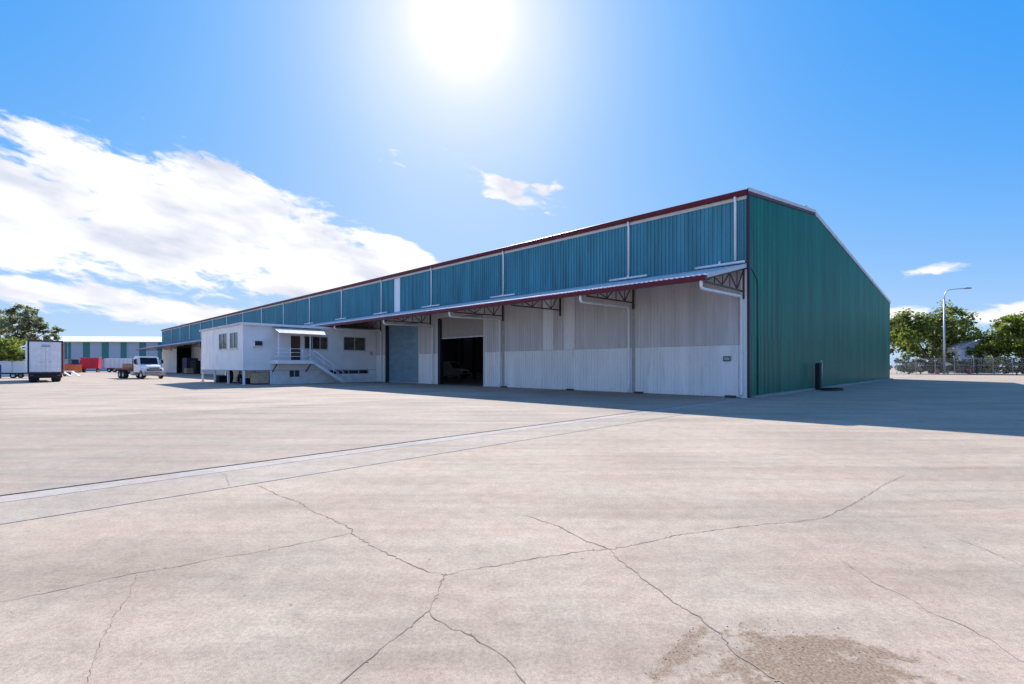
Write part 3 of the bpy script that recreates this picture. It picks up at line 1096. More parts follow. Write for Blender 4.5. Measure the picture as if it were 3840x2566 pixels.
    for yy in (ly + .0, -.22):
        b = MB()
        b.tube([(lx1, yy, LZ + .95), (sx1 - .1, yy, 1.0), (sx1, yy, .9)], .026, 8)
        b.tube([(lx1, yy, LZ + .5), (sx1 - .1, yy, .55)], .02, 8)
        for t in (.0, .33, .66, .98):
            x = lx1 + (sx1 - lx1 - .1) * t
            z = LZ * (1 - t) + .05
            b.tube([(x, yy, z), (x, yy, z + .92)], .024, 8)
        b.build('stair_rail', M_pipe, T, True)
    b = MB()
    for z in (LZ + .35, LZ + .68, LZ + 1.0):
        b.tube([(lx0, -.05, z), (lx0, ly, z), (lx1, ly, z)], .024, 8)
    for x in (lx0, lx0 + 1.0, lx0 + 2.0, lx1):
        b.tube([(x, ly, LZ), (x, ly, LZ + 1.02)], .026, 8)
    b.build('landing_rail', M_pipe, T, True)
    # sloping door awning on posts
    ax0, ax1 = xs(9.95), xs(5.75)
    aw = MB()
    zt, zb = TZ - .12, 4.28
    aw.add([(ax0, -.02, zt), (ax1, -.02, zt), (ax1, -1.75, zb), (ax0, -1.75, zb), (ax0, -.02, zt + .05), (ax1, -.02, zt + .05), (ax1, -1.75, zb + .05), (ax0, -1.75, zb + .05)],
           [(3, 2, 1, 0), (4, 5, 6, 7), (0, 1, 5, 4), (1, 2, 6, 5), (2, 3, 7, 6), (3, 0, 4, 7)])
    for k in range(1, 21):
        x = ax0 + (ax1 - ax0) * k / 21
        aw.beam((x, -.03, zt + .055), (x, -1.74, zb + .055), .03)
    fix_normals(aw.build('door_awning', M_awn, T))
    for x in (lx0 + .05, xs(7.25)):
        MB().box(x - .04, x + .04, ly - .0, ly + .08, LZ + .001, zb + .1).build('awning_post', M_pipe, T)
    return T


build_office()

# things stored under and beside the office
def wheel_mesh(b_r=.5, w=.26):
    t = [(b_r * .58, -w / 2), (b_r * .9, -w / 2), (b_r, -w * .36), (b_r, w * .36), (b_r * .9, w / 2), (b_r * .58, w / 2)]
    r = [(.02, -w * .2), (b_r * .3, -w * .12), (b_r * .5, -w * .3), (b_r * .59, -w * .46), (b_r * .59, w * .46), (.02, w * .46)]
    return t, r


def add_wheel(parent, x, y, z, r=.5, w=.26, flip=False):
    e = empty('wheel', (x, y, z), pi if flip else 0)
    e.parent = parent
    t, q = wheel_mesh(r, w)
    fix_normals(MB().lathe(t, 'y', 22).build('tyre', M_tyre, e, False))
    fix_normals(MB().lathe(q, 'y', 18).build('rim', M_rim, e, False))
    return e


def loose_tyre(x, y, r, label, lean=0.):
    t, _ = wheel_mesh(r, r * .5)
    o = fix_normals(MB().lathe(t, 'y', 24, (0, 0, r)).build('tyre', M_tyre))
    o.location = BW(x, y, 0)
    o.rotation_euler = (rad(lean), 0, RZ + rad(90))
    return tag(o, label, 'tyre')


loose_tyre(-11.2, 42.2, .62, 'large black tyre standing upright under the raised office')
loose_tyre(-11.0, 40.0, .42, 'smaller black tyre between posts under the raised office')


def crate(name, x, y, sx, sy, sz, m, label, cat, z=0., rz=0., loc=None, slats=True):
    t = thing(name, loc or BW(x, y, z), RZ + rz, label, cat)
    MB().bbox(-sx / 2, sx / 2, -sy / 2, sy / 2, .1, sz, .025).build('body', m, t)
    for yy in (-sy / 2 + .08, sy / 2 - .08):
        MB().box(-sx / 2, sx / 2, yy - .06, yy + .06, 0, .1).build('skid', M_steel, t)
    if slats:
        n = max(2, int(sx / .35))
        for k in range(n + 1):
            u = -sx / 2 + sx * k / n
            MB().box(u - .02, u + .02, -sy / 2 - .025, -sy / 2 - .001, .14, sz - .04).build('rib', m, t)
        n = max(2, int(sy / .35))
        for k in range(n + 1):
            u = -sy / 2 + sy * k / n
            MB().box(-sx / 2 - .025, -sx / 2 - .001, u - .02, u + .02, .14, sz - .04).build('rib', m, t)
    return t


crate('storage_crate', -10.75, 35.75, 1.1, 1.0, .98, M_ply, 'tan ribbed storage crate under the office beside the block wall', 'crate')
crate('storage_box', -11.2, 44.4, 1.0, 1.5, .62, M_black, 'low black storage box under the far end of the office', 'box')
crate('storage_box', -10.9, 38.0, 1.0, 1.2, .5, M_blue, 'low navy storage box under the office by the corner post', 'box')

# clutter in the far opening
crate('plastic_bin', .6, 111.0, 2.0, 3.8, 3.2, M_blue, 'big dark blue bin inside the far warehouse opening', 'bin')
crate('machine_case', .8, 104.2, 2.4, 4.6, 2.6, M_black, 'black machine case inside the far warehouse opening', 'machine')
crate('pallet_box', -.9, 104.6, 1.4, 2.0, 1.1, M_ply, 'tan pallet box at the mouth of the far warehouse opening', 'pallet box')


# van inside the open roller door
def build_van():
    T = thing('parked_van', BW(12.1, 38.8, .004), RZ + rad(-90) + rad(12), 'pale van parked in the dark behind the open roller door', 'van')
    # local x forward
    prof = [(-2.4, .35), (2.2, .35), (2.42, .5), (2.42, .95), (2.25, 1.08), (1.25, 1.25), (.55, 2.0), (.2, 2.08), (-2.3, 2.08), (-2.42, 1.9), (-2.45, .5)]
    inner = [(x, .35 + (z - .35) * .97) for x, z in prof]
    b = MB().prism(prof, 'y', -.85, .85)
    b.prism(inner, 'y', .85, .97, [(x * .97, .4 + (z - .35) * .86) for x, z in prof])
    b.prism([(x * .97, .4 + (z - .35) * .86) for x, z in prof], 'y', -.97, -.85, inner)
    fix_normals(b.build('body', M_car, T))
    MB().add([(1.27, -.75, 1.27), (1.27, .75, 1.27), (.60, .72, 1.98), (.60, -.72, 1.98)], [(0, 1, 2, 3)]).build('windscreen', M_glass, T)
    for s in (-1, 1):
        MB().bbox(2.36, 2.45, s * .72 - .14, s * .72 + .14, .78, .98, .02).build('headlight', M_frame, T)
        for x in (-1.5, 1.55):
            add_wheel(T, x, s * .86, .34, .34, .22, s > 0)
    MB().bbox(2.40, 2.47, -.45, .45, .72, .9, .02).build('grille', M_black, T)
    MB().bbox(2.38, 2.5, -.9, .9, .38, .6, .03).build('bumper', M_black, T)


build_van()

# ================================================================== tilt tray truck
def build_truck():
    T = thing('flatbed_truck', (-42.9, 58.6, 0), rad(-34), 'white bonneted truck with a rusty flat deck parked facing the yard', 'truck')
    # origin under the front bumper, x forward (front at 0)
    MB().bbox(-9.0, -.3, -.42, -.28, .55, .85, .02).bbox(-9.0, -.3, .28, .42, .55, .85, .02).build('chassis', M_rust, T)
    # cab: lofted between a narrower roof outline
    side = [(-3.1, .75), (-1.25, .75), (-1.25, 1.65), (-1.62, 1.75), (-1.95, 2.62), (-2.1, 2.72), (-3.0, 2.72), (-3.1, 2.6)]
    b = MB().prism(side, 'y', -1.0, 1.0)
    outer = [(-3.08, .8), (-1.3, .8), (-1.3, 1.6), (-1.66, 1.72), (-1.99, 2.54), (-2.14, 2.62), (-2.98, 2.62), (-3.07, 2.5)]
    b.prism(side, 'y', 1.0, 1.12, outer).prism(outer, 'y', -1.12, -1.0, side)
    cab = bevel(fix_normals(b.build('cab', M_car, T)), .03)
    # bonnet, tapering forward
    hood = [(-1.3, -1.0, .8), (-1.3, 1.0, .8), (-1.3, 1.0, 1.55), (-1.3, -1.0, 1.55), (-1.3, .8, 1.72), (-1.3, -.8, 1.72)]
    b = MB()
    sec = lambda x, w, z0, z1, z2: [(x, -w, z0), (x, w, z0), (x, w, z1), (x, w * .78, z2), (x, -w * .78, z2), (x, -w, z1)]
    S = [sec(-1.28, .98, .8, 1.5, 1.74), sec(-.7, .92, .8, 1.42, 1.66), sec(-.22, .84, .82, 1.30, 1.52), sec(-.12, .78, .86, 1.22, 1.42)]
    vs = [p for q in S for p in q]
    fs = [(i * 6 + k, i * 6 + (k + 1) % 6, (i + 1) * 6 + (k + 1) % 6, (i + 1) * 6 + k) for i in range(3) for k in range(6)] + [tuple(range(18, 24)), tuple(range(5, -1, -1))]
    bevel(fix_normals(b.add(vs, fs).build('bonnet', M_car, T)), .03)
    # windscreen and side glass
    MB().add([(-1.60, -.92, 1.79), (-1.60, .92, 1.79), (-1.925, .86, 2.56), (-1.925, -.86, 2.56)], [(0, 1, 2, 3)]).build('windscreen', M_glass2, T)
    for s in (-1, 1):
        MB().prism([(-1.75, 1.72), (-2.02, 2.46), (-2.75, 2.46), (-2.75, 1.72)], 'y', s * 1.105, s * 1.125).build('side_window', M_glass, T)
        d = empty('door', (0, 0, 0))
        d.parent = T
        MB().prism([(-1.55, .82), (-1.68, 1.68), (-2.85, 1.68), (-2.85, .82)], 'y', s * 1.105, s * 1.135).build('panel', M_car, d)
        MB().box(-2.72, -2.56, s * 1.14 - .015, s * 1.14 + .015, 1.45, 1.52).build('handle', M_black, d)
        # guards over the front wheels
        fender = [(-1.55, .75), (-1.5, 1.1), (-1.2, 1.28), (-.7, 1.28), (-.35, 1.12), (-.2, .72), (-.34, .72), (-.5, 1.02), (-.75, 1.14), (-1.15, 1.14), (-1.38, 1.02), (-1.44, .75)]
        fix_normals(MB().prism(fender, 'y', s * .80, s * 1.14).build('guard', M_car, T))
        MB().bbox(-.20, -.06, s * .66 - .13, s * .66 + .13, .98, 1.16, .02).build('headlight', M_glass, T)
        m = empty('mirror', (0, 0, 0))
        m.parent = T
        MB().bbox(-1.82, -1.72, s * 1.42 - .12, s * 1.42 + .12, 1.85, 2.35, .02).build('housing', M_black, m)
        MB().tube([(-1.75, s * 1.1, 1.85), (-1.76, s * 1.4, 1.95)], .02, 6).tube([(-1.95, s * 1.1, 2.4), (-1.78, s * 1.4, 2.28)], .02, 6).build('arm', M_black, m)
        add_wheel(T, -.95, s * .98, .5, .5, .28, s > 0)
        for x in (-6.3, -7.5):
            add_wheel(T, x, s * .95, .5, .5, .5, s > 0)
        tk = fix_normals(MB().lathe([(.02, -.55), (.27, -.55), (.29, -.5), (.29, .5), (.27, .55), (.02, .55)], 'z', 16).build('fuel_tank', M_galv, T))
        tk.rotation_euler = (0, rad(90), 0)
        tk.location = (-3.7, s * .82, .7)
        MB().bbox(-8.3, -5.4, s * .95 - .3, s * .95 + .3, 1.06, 1.10, .01).build('mudguard', M_black, T)
    # grille, bumper, roof visor
    g = empty('grille', (0, 0, 0))
    g.parent = T
    MB().box(-.14, -.09, -.5, .5, .95, 1.36).build('surround', M_black, g)
    for k in range(5):
        MB().box(-.085, -.07, -.48, .48, .99 + k * .075, 1.02 + k * .075).build('bar', M_galv, g)
    bevel(MB().bbox(-.28, .02, -1.15, 1.15, .42, .82, .05).build('bumper', mat('dusty_bumper', (.40, .34, .29), .6), T), .02)
    MB().tube([(.0, -.95, .8), (.02, -.95, 1.2), (.02, .95, 1.2), (0, .95, .8)], .035, 8).build('bull_bar', mat('dusty_bumper', (.4, .34, .29)), T, True)
    MB().bbox(-2.0, -1.72, -.95, .95, 2.60, 2.70, .03).build('sun_visor', M_car, T)
    # deck
    MB().bbox(-9.1, -3.5, -1.22, 1.22, 1.12, 1.30, .02).build('deck', M_rust, T)
    for k in range(6):
        x = -3.7 - k
        MB().box(x - .05, x + .05, -1.2, 1.2, .98, 1.119).build('cross_member', M_rust, T)
    hb = empty('headboard', (0, 0, 0))
    hb.parent = T
    for y in (-1.1, -.4, .4, 1.1):
        MB().box(-3.5, -3.42, y - .04, y + .04, 1.3, 2.4).build('upright', M_rust, hb)
    for z in (1.7, 2.05, 2.37):
        MB().box(-3.415, -3.37, -1.15, 1.15, z - .04, z + .04).build('rail', M_rust, hb)
    MB().bbox(-7.2, -3.9, -.95, .95, 1.31, 1.85, .03).build('load_box', mat('load_rust', (.30, .16, .12), .8, var=.3), T)


build_truck()


# ================================================================== box trailer seen from behind
def build_trailer():
    T = thing('box_trailer', (-46.0, 46.3, 0), RZ, 'pale grey box trailer standing with its closed rear doors to the yard', 'trailer')
    # local x = across (0..2.5 to the right), y = forward away
    L, W, Z0, Z1 = 11.5, 2.5, .88, 4.05
    bevel(MB().box(0.02, W - .02, .06, L, Z0, Z1 - .02).build('body', mat('trailer_wall', (.78, .77, .79), .5, var=.05), T), .03)
    MB().box(0, .12, 0, .055, Z0 - .05, Z1).box(W - .12, W, 0, .055, Z0 - .05, Z1).box(.12, W - .12, 0, .055, Z1 - .14, Z1).box(.12, W - .12, 0, .055, Z0 - .05, Z0 + .1).build('rear_frame', M_dark, T)
    for x0, x1 in ((.13, W / 2 - .008), (W / 2 + .008, W - .13)):
        d = empty('rear_door', (0, 0, 0))
        d.parent = T
        MB().bbox(x0, x1, .01, .052, Z0 + .11, Z1 - .15, .01).build('panel', mat('trailer_door', (.80, .78, .80), .5, var=.06), d)
        xm = x0 + .3 if x0 > 1 else x1 - .3
        MB().tube([(xm, -.02, Z0 + .05), (xm, -.02, Z1 - .1)], .014, 6).build('lock_bar', mat('trailer_door', (.80, .78, .80)), d)
        MB().box(xm - .14, xm + .14, -.035, -.021, Z0 + 1.05, Z0 + 1.1).build('handle', M_galv, d)
    MB().box(.9, 1.62, -.012, .005, 3.42, 3.46).build('badge_line', M_dark, T)
    MB().box(.98, 1.55, -.012, .005, 3.52, 3.62).build('badge', mat('badge_blue', (.30, .42, .62), .5), T)
    MB().bbox(.25, .55, L, L + .02, 2, 2.3, .005).build('front_light', M_red, T)
    b = MB().bbox(.35, .55, .1, L - .3, .62, .82, .02).bbox(W - .55, W - .35, .1, L - .3, .62, .82, .02)
    b.build('chassis', M_black, T)
    MB().bbox(.06, W - .06, .12, .2, .40, .82, .02).build('underrun_bar', M_black, T)
    for x in (.28, W - .7):
        MB().box(x - .1, x + .56, .3, .32, .16, .8).build('mudflap', M_black, T)
    for x in (.2, .95, W - .95, W - .2):
        pass
    for y in (1.1, 2.35, 3.6):
        for x, fl in ((.42, False), (W - .42, True)):
            w = add_wheel(T, 0, 0, .5, .5, .55, fl)
            w.rotation_euler = (0, 0, rad(90) if fl else rad(-90))
            w.location = (x, y, .5)
    for x in (.3, W - .3):
        MB().bbox(x - .1, x + .1, .085, .118, .6, .7, .01).build('tail_light', M_red, T)
        MB().box(x - .05, x + .05, L - 3.2, L - 3.1, 0, 1.0).build('landing_leg', M_black, T)
    # tail ramp hinge post at the right edge
    MB().box(W + .003, W + .1, .0, .06, Z0, Z1 - .25).build('marker_strip', M_pink, T)


build_trailer()


# low plant trailer with raised ramp behind it
def build_ramp():
    T = thing('plant_trailer', (-66.5, 73.0, 0), RZ - rad(60), 'small flat trailer with a raised white ramp near the orange boxes', 'trailer')
    MB().bbox(-3.4, 0, -1, 1, .6, .8, .03).build('deck', M_galv, T)
    for s in (-1, 1):
        for x in (-1.3, -2.1):
            add_wheel(T, x, s * 1.0, .36, .36, .22, s > 0)
        MB().beam((.0, s * .6, .7), (1.5, s * .6, .05), .3, .08).build('ramp', M_pipe, T)
    MB().beam((-3.3, -.85, .8), (-3.3, -.85, 4.1), .16).beam((-3.3, .85, .8), (-3.3, .85, 4.1), .16).beam((-3.3, -.85, 4.05), (-3.3, .85, 4.05), .16).build('frame_post', M_pipe, T)
    MB().tube([(-3.4, 0, .65), (-4.6, 0, .55)], .06, 8).build('drawbar', M_galv, T)


build_ramp()


# ------------------------------------------------------------------ far yard things
def skip(loc, rz, sx, sy, sz, m, m2, label, z0=.5):
    t = thing('skip_bin', loc, rz, label, 'skip bin')
    out = [(-sx / 2, z0), (sx / 2, z0), (sx / 2 + .1, z0 + sz), (-sx / 2 - .1, z0 + sz)]
    fix_normals(MB().prism(out, 'y', -sy / 2, sy / 2).build('body', m, t))
    for k in range(6):
        x = -sx / 2 + .1 + (sx - .2) * k / 5
        MB().box(x - .06, x + .06, -sy / 2 - .08, -sy / 2 - .002, z0 + .05, z0 + sz - .05).build('rib', m, t)
    MB().box(-sx / 2 - .16, sx / 2 + .16, -sy / 2 - .12, sy / 2 + .12, z0 + sz + .002, z0 + sz + .12).build('rim', m2, t)
    for x in (-sx / 2 + .3, sx / 2 - .3):
        MB().box(x - .1, x + .1, -sy / 2, sy / 2, 0, z0 - .002).build('skid', M_black, t)
    return t


skip((-101.8, 118.0, 0), rad(28), 3.2, 2.6, 2.5, M_red, M_pink, 'tall red skip bin before the striped shed', .9)
t = skip((-101.0, 112.0, 0), rad(10), 2.6, 2.0, 1.5, M_orange, M_orange, 'low orange skip bin beside the tractor', .15)
skip((-103.9, 112.6, 0), rad(8), 2.2, 2.0, 1.7, M_pink, M_red, 'faded red skip bin touching the orange one', .15)


def build_tractor():
    T = thing('red_tractor', (-111.0, 123.5, 0), rad(-20), 'dark red tractor with big wheels behind the skip bins', 'tractor')
    for s in (-1, 1):
        add_wheel(T, 0, s * 1.0, .95, .95, .5, s > 0)
        add_wheel(T, 2.9, s * .8, .6, .6, .35, s > 0)
        fix_normals(MB().prism([(-1.1, 1.3), (-.8, 2.0), (.4, 2.05), (.9, 1.7), (.8, 1.62), (.35, 1.92), (-.7, 1.88), (-.95, 1.3)], 'y', s * .7, s * 1.25).build('guard', M_red, T))
    bevel(MB().bbox(.8, 3.6, -.45, .45, 1.0, 1.95, .1).build('bonnet', M_red, T), .04)
    MB().bbox(-.4, 1.0, -.4, .4, .7, 1.3, .05).build('body', M_black, T)
    fix_normals(MB().prism([(-.8, 1.9), (.9, 1.9), (.6, 3.1), (-.7, 3.1)], 'y', -.75, .75).build('cab', M_glass, T))
    MB().bbox(-.95, .85, -.85, .85, 3.11, 3.25, .04).build('cab_roof', M_red, T)
    MB().tube([(2.2, .2, 1.9), (2.2, .2, 3.1)], .05, 8).build('exhaust', M_black, T)
    MB().beam((1.5, -.75, 1.4), (4.6, -.75, 2.4), .16).beam((1.5, .75, 1.4), (4.6, .75, 2.4), .16).build('loader_arm', M_dark, T)
    fix_normals(MB().prism([(4.5, 2.0), (5.3, 1.8), (5.4, 1.95), (4.7, 2.2), (4.6, 2.8), (4.45, 2.8)], 'y', -1.1, 1.1).build('bucket', M_dark, T))


build_tractor()


def build_tanker():
    T = thing('white_trailer', (-96.6, 120.0, 0), rad(6), 'white curtain sided trailer parked behind the flatbed truck', 'trailer')
    bevel(MB().box(-2.6, 4.2, -1.2, 1.2, 1.0, 3.4).build('body', M_car, T), .06)
    for k in range(7):
        MB().box(-2.3 + k * 1.0, -2.22 + k * 1.0, -1.24, -1.202, 1.1, 3.3).build('strap', M_frame, T)
    MB().bbox(-2.5, 4.1, -.5, .5, .7, .99, .02).build('chassis', M_black, T)
    for x in (-1.6, -.4, 3.2):
        for s in (-1, 1):
            add_wheel(T, x, s * .95, .5, .5, .4, s > 0)


build_tanker()

# left edge: navy bin and a low boat-like trailer beside a white fence wall
crate('wheelie_bin', 0, 0, 1.6, 2.0, 1.75, M_blue, 'dark blue bin by the white boundary wall', 'bin', loc=(-64.5, 60.5, 0))
t = thing('low_trailer', (-62.6, 62.5, 0), RZ - rad(20), 'low black flat trailer in front of the white boundary wall', 'trailer')
MB().bbox(-2.2, 2.2, -1, 1, .55, .72, .03).build('deck', M_black, t)
for s in (-1, 1):
    add_wheel(t, -.6, s * 1.0, .34, .34, .22, s > 0)
MB().tube([(2.2, 0, .6), (3.4, 0, .5)], .05, 8).build('drawbar', M_black, t)
MB().box(3.36, 3.44, -.04, .04, 0, .55).build('jockey_leg', M_galv, t)
# white wall of rendered panels
t = thing('boundary_wall', (-86.0, 68.0, 0), rad(22), 'low white panel wall behind the box trailer', 'wall')
for k in range(6):
    MB().bbox(k * 2.5 + .02, k * 2.5 + 2.48, -.08, .08, 0, 2.3, .015).build('panel', M_owall, t)
    MB().box(k * 2.5 - .06, k * 2.5 + .06, -.13, -.082, 0, 2.36).build('post', M_frame, t)


# striped shed at the end of the yard
def build_shed():
    ang = rad(4)
    T = thing('striped_shed', (-146.0, 146.5, 0), ang, 'long pale shed with green stripes and white roof at the yard end', 'shed')
    L, D, H = 62., 26., 8.7
    y = 0
    pal = mat('shed_blue', (.50, .53, .60), .55, var=.08)
    grn = mat('shed_green', (.05, .22, .21), .5, var=.12)
    x = 0.
    k = 0
    MB().box(0, L, .12, D, 0, H - .05).build('core', pal, T)
    while x < L - .1:
        w = 2.0 if k % 2 == 0 else 3.4
        x1 = min(L, x + w)
        ribbed(x + .01, x1 - .01, 3.6 if k % 2 == 0 else 0.02, H, lambda a, o, z: (a, -o, z), .5, .05).build('wall_panel', grn if k % 2 == 0 else pal, T)
        if k % 2 == 0:
            ribbed(x + .01, x1 - .01, .02, 3.58, lambda a, o, z: (a, -o, z), .5, .05).build('wall_panel', pal, T)
        x = x1
        k += 1
    fix_normals(MB().prism([(-.9, H + .0), (-.9, H + .22), (D / 2, H + 2.5), (D + .6, H + .2), (D + .6, H), (D / 2, H + 2.2)], 'x', -1, L + 1).build('roof', mat('shed_roof', (.80, .79, .77), .45, var=.04), T))
    MB().bbox(-1, L + 1, -1.06, -.905, H - .02, H + .2, .02).build('gutter', M_pipe, T)
    for x in (12, 29, 44, 58):
        MB().tube([(x, -.12, H), (x, -.12, .1)], .07, 8).build('downpipe', M_pipe, T, True)


build_shed()

# ================================================================== trees
def tree(name, loc, label, blobs, leaf, n, m, trunk_h, trunk_r, seed, group=None, squash=.8, gap=0.):
    """blobs: (x, y, z, rx, ry, rz) ellipsoids of foliage; leaves gather in clumps on their shells"""
    rnd = random.Random(seed)
    T = thing(name, loc, 0, label, 'tree' if 'tree' in name else 'shrub', group)
    b = MB()
    # trunk and limbs
    lean = rnd.uniform(-.04, .04)
    top = Vector((lean * trunk_h, 0, trunk_h))
    pts = [Vector((0, 0, -.1)), Vector((.05, 0, trunk_h * .3)), Vector((lean * trunk_h * .5, .05, trunk_h * .65)), top]
    b.tube(pts, trunk_r, 9, trunk_r * .6)
    for (x, y, z, rx, ry, rz) in blobs:
        q = Vector((x, y, z))
        mid = top.lerp(q, .5) + Vector((rnd.uniform(-.3, .3), rnd.uniform(-.3, .3), -.1 * (q - top).length))
        b.tube([top - Vector((0, 0, .3)), mid, q], trunk_r * .45, 6, trunk_r * .1)
        for k in range(3):
            e = q + Vector((rnd.uniform(-1, 1) * rx, rnd.uniform(-1, 1) * ry, rnd.uniform(-.3, .9) * rz)) * .75
            b.tube([mid.lerp(q, .6), q.lerp(e, .5) + Vector((0, 0, .15)), e], trunk_r * .16, 5, trunk_r * .04)
    b.build('trunk', M_bark, T, True)
    v, f = [], []
    vol = [rx * ry + ry * rz + rx * rz for _, _, _, rx, ry, rz in blobs]
    tot = sum(vol)
    for (x, y, z, rx, ry, rz), w in zip(blobs, vol):
        cnt = int(n * w / tot)
        ncl = max(6, int(cnt / 42))
        for c in range(ncl):
            while True:
                p = Vector((rnd.gauss(0, 1), rnd.gauss(0, 1), rnd.gauss(0, 1))).normalized()
                if p.z > -.65:
                    break
            if rnd.random() < gap:
                continue
            rr = rnd.uniform(.55, 1.02)
            cc = Vector((x + p.x * rx * rr, y + p.y * ry * rr, z + p.z * rz * rr))
            cr = rnd.uniform(.14, .26) * (rx + ry + rz) / 3
            for k in range(42):
                d = Vector((rnd.gauss(0, 1), rnd.gauss(0, 1), rnd.gauss(0, 1) * squash)) * cr * .6
                q = cc + d
                if q.z < .15:
                    continue
                s = leaf * rnd.uniform(.6, 1.3)
                nrm = (p * .5 + Vector((rnd.gauss(0, 1), rnd.gauss(0, 1), rnd.gauss(0, 1) + .35))).normalized()
                a = nrm.orthogonal().normalized()
                a = Matrix.Rotation(rnd.random() * 6.28, 3, nrm) @ a
                u = nrm.cross(a)
                o = len(v)
                v += [q - a * s * .5, q - u * s * .28 + a * s * .05, q + a * s * .5, q + u * s * .28 + a * s * .05]
                f.append((o, o + 1, o + 2, o + 3))
    me = bpy.data.meshes.new('crown')
    me.from_pydata([tuple(p) for p in v], [], f)
    me.materials.append(m)
    o = bpy.data.objects.new('crown', me)
    COL.objects.link(o)
    o.parent = T
    return T


L_fig = leafmat('leaf_fig', (.19, .23, .045), trans=.55)
L_fig2 = leafmat('leaf_bright', (.22, .265, .04), trans=.55)
L_gum = leafmat('leaf_gum', (.27, .29, .15), trans=.55)
L_bush = leafmat('leaf_bush', (.22, .27, .045), trans=.55)
L_shaded = leafmat('leaf_shaded', (.05, .075, .03), trans=.3)  # shade on the shrubs behind the fence put into a darker leaf colour
L_far = leafmat('leaf_far', (.07, .08, .06))

R = random.Random(3)


def dome(cx, w, h, z0, n, sd, d=None):
    r = random.Random(sd)
    out = []
    for k in range(n):
        a = pi * (k + .5) / n + r.uniform(-.15, .15)
        out.append((cx - cos(a) * w * .34, r.uniform(-.25, .25) * w * .6, z0 + (h - z0) * (.30 + .40 * sin(a)) + r.uniform(-.5, .5), w * .23, w * .23, (h - z0) * .30))
    for k in range(max(2, n // 2)):
        out.append((cx + r.uniform(-.3, .3) * w, r.uniform(-.2, .2) * w, z0 + (h - z0) * r.uniform(.15, .5), w * .24, w * .24, (h - z0) * .28))
    return out


tree('fig_tree', (91.0, 106, 0), 'broad spreading tree behind the street lamp and fence', dome(0, 20.5, 14.6, 1.0, 9, 5), .7, 15000, L_fig, 3.2, .55, 21, 'trees beyond the boundary fence', .8, .14)
tree('shade_tree', (103.0, 98, 0), 'dense bright green tree beyond the wire fence right of the white shed', dome(0, 17, 12.6, 2.0, 8, 9), .65, 13000, L_fig2, 3.6, .5, 33, 'trees beyond the boundary fence', .8, .14)
tree('hedge_shrub', (76.5, 94, 0), 'grey green shrub by the warehouse rear corner', [(0, 0, 1.1, 2.2, 1.6, 1.1), (2.6, .5, .8, 1.8, 1.4, .9), (-1.8, .3, 1.5, 1.6, 1.4, 1.4)], .4, 1500, mat('leaf_grey', (.12, .15, .11), .7, var=.4, trans=.25), .5, .1, 6)
tree('yellow_tree', (80.5, 99, 0), 'slender yellow green tree close to the warehouse rear corner', [(0, 0, 6.2, 2.2, 2.0, 2.4), (.5, 0, 3.6, 1.9, 1.8, 1.8), (-.4, .2, 8.0, 1.4, 1.4, 1.6)], .5, 2200, L_bush, 2.5, .2, 12)
tree('young_tree', (89.9, 91, 0), 'young bright leafed tree at the wire fence beside the white shed', [(0, 0, 2.2, 1.6, 1.2, 1.6), (.8, 0, 1.2, 1.2, 1.0, 1.0)], .35, 900, L_bush, .8, .08, 14)
tree('gum_tree', (-92.0, 90, 0), 'tall open gum tree behind the box trailer', [(0, 0, 8.6, 3.2, 3, 1.7), (3.6, 0, 9.6, 2.2, 2.2, 1.3), (-2.8, 0, 10.2, 2.5, 2.4, 1.5), (6.3, .5, 8.2, 1.6, 1.6, 1.1), (1.4, 0, 11.4, 2.6, 2.2, 1.2), (7.3, 0, 6.2, 1.4, 1.4, 1.1), (-5.0, 0, 7.4, 2.6, 2.4, 1.8), (4.2, 0, 6.6, 2.2, 2, 1.3), (1.5, 0, 6.4, 2.4, 2.2, 1.6)], .46, 11000, L_gum, 5.2, .35, 41, None, .8, .1)
tree('leafy_tree', (-75.6, 73.5, 0), 'dense low leafy tree over the white panel wall', [(0, 0, 3.9, 2.6, 2.4, 1.9), (-2.6, 0, 4.6, 2.4, 2.2, 2.0), (2.0, 0, 3.2, 1.7, 1.6, 1.3), (-1, 0, 2.6, 2.6, 2.2, 1.2)], .36, 6000, L_bush, 2.0, .25, 43)
for k, (x, y, h, lb) in enumerate(((-175, 205, 13.6, 'dark treetop above the middle of the white shed roof'), (-158, 207, 13.2, 'lower dark treetop right of another above the white shed roof'))):
    tree('distant_tree', (x, y, 0), lb, [(0, 0, h - 3, 6, 4, 2.0), (-4, 0, h - 3.5, 4, 3, 1.8), (4, 0, h - 3.8, 4, 3, 1.6)], .9, 1200, L_far, h - 5, .4, 50 + k, 'treetops behind the striped shed')

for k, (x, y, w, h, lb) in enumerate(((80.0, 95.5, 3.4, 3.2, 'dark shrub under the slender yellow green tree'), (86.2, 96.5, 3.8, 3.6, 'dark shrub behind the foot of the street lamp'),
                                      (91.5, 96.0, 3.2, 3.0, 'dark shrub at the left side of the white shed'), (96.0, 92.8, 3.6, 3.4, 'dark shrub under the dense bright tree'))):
    tree('dark_shrub', (x, y, 0), lb, [(0, 0, h * .42, w * .7, 1.6, h * .5), (w * .6, 0, h * .36, w * .5, 1.3, h * .42), (-w * .6, .3, h * .36, w * .5, 1.3, h * .42), (0, -.4, h * .2, w * .9, 1.2, h * .25)], .4, 3600, L_shaded, .6, .12, 70 + k, 'dark shrubs along the wire fence')

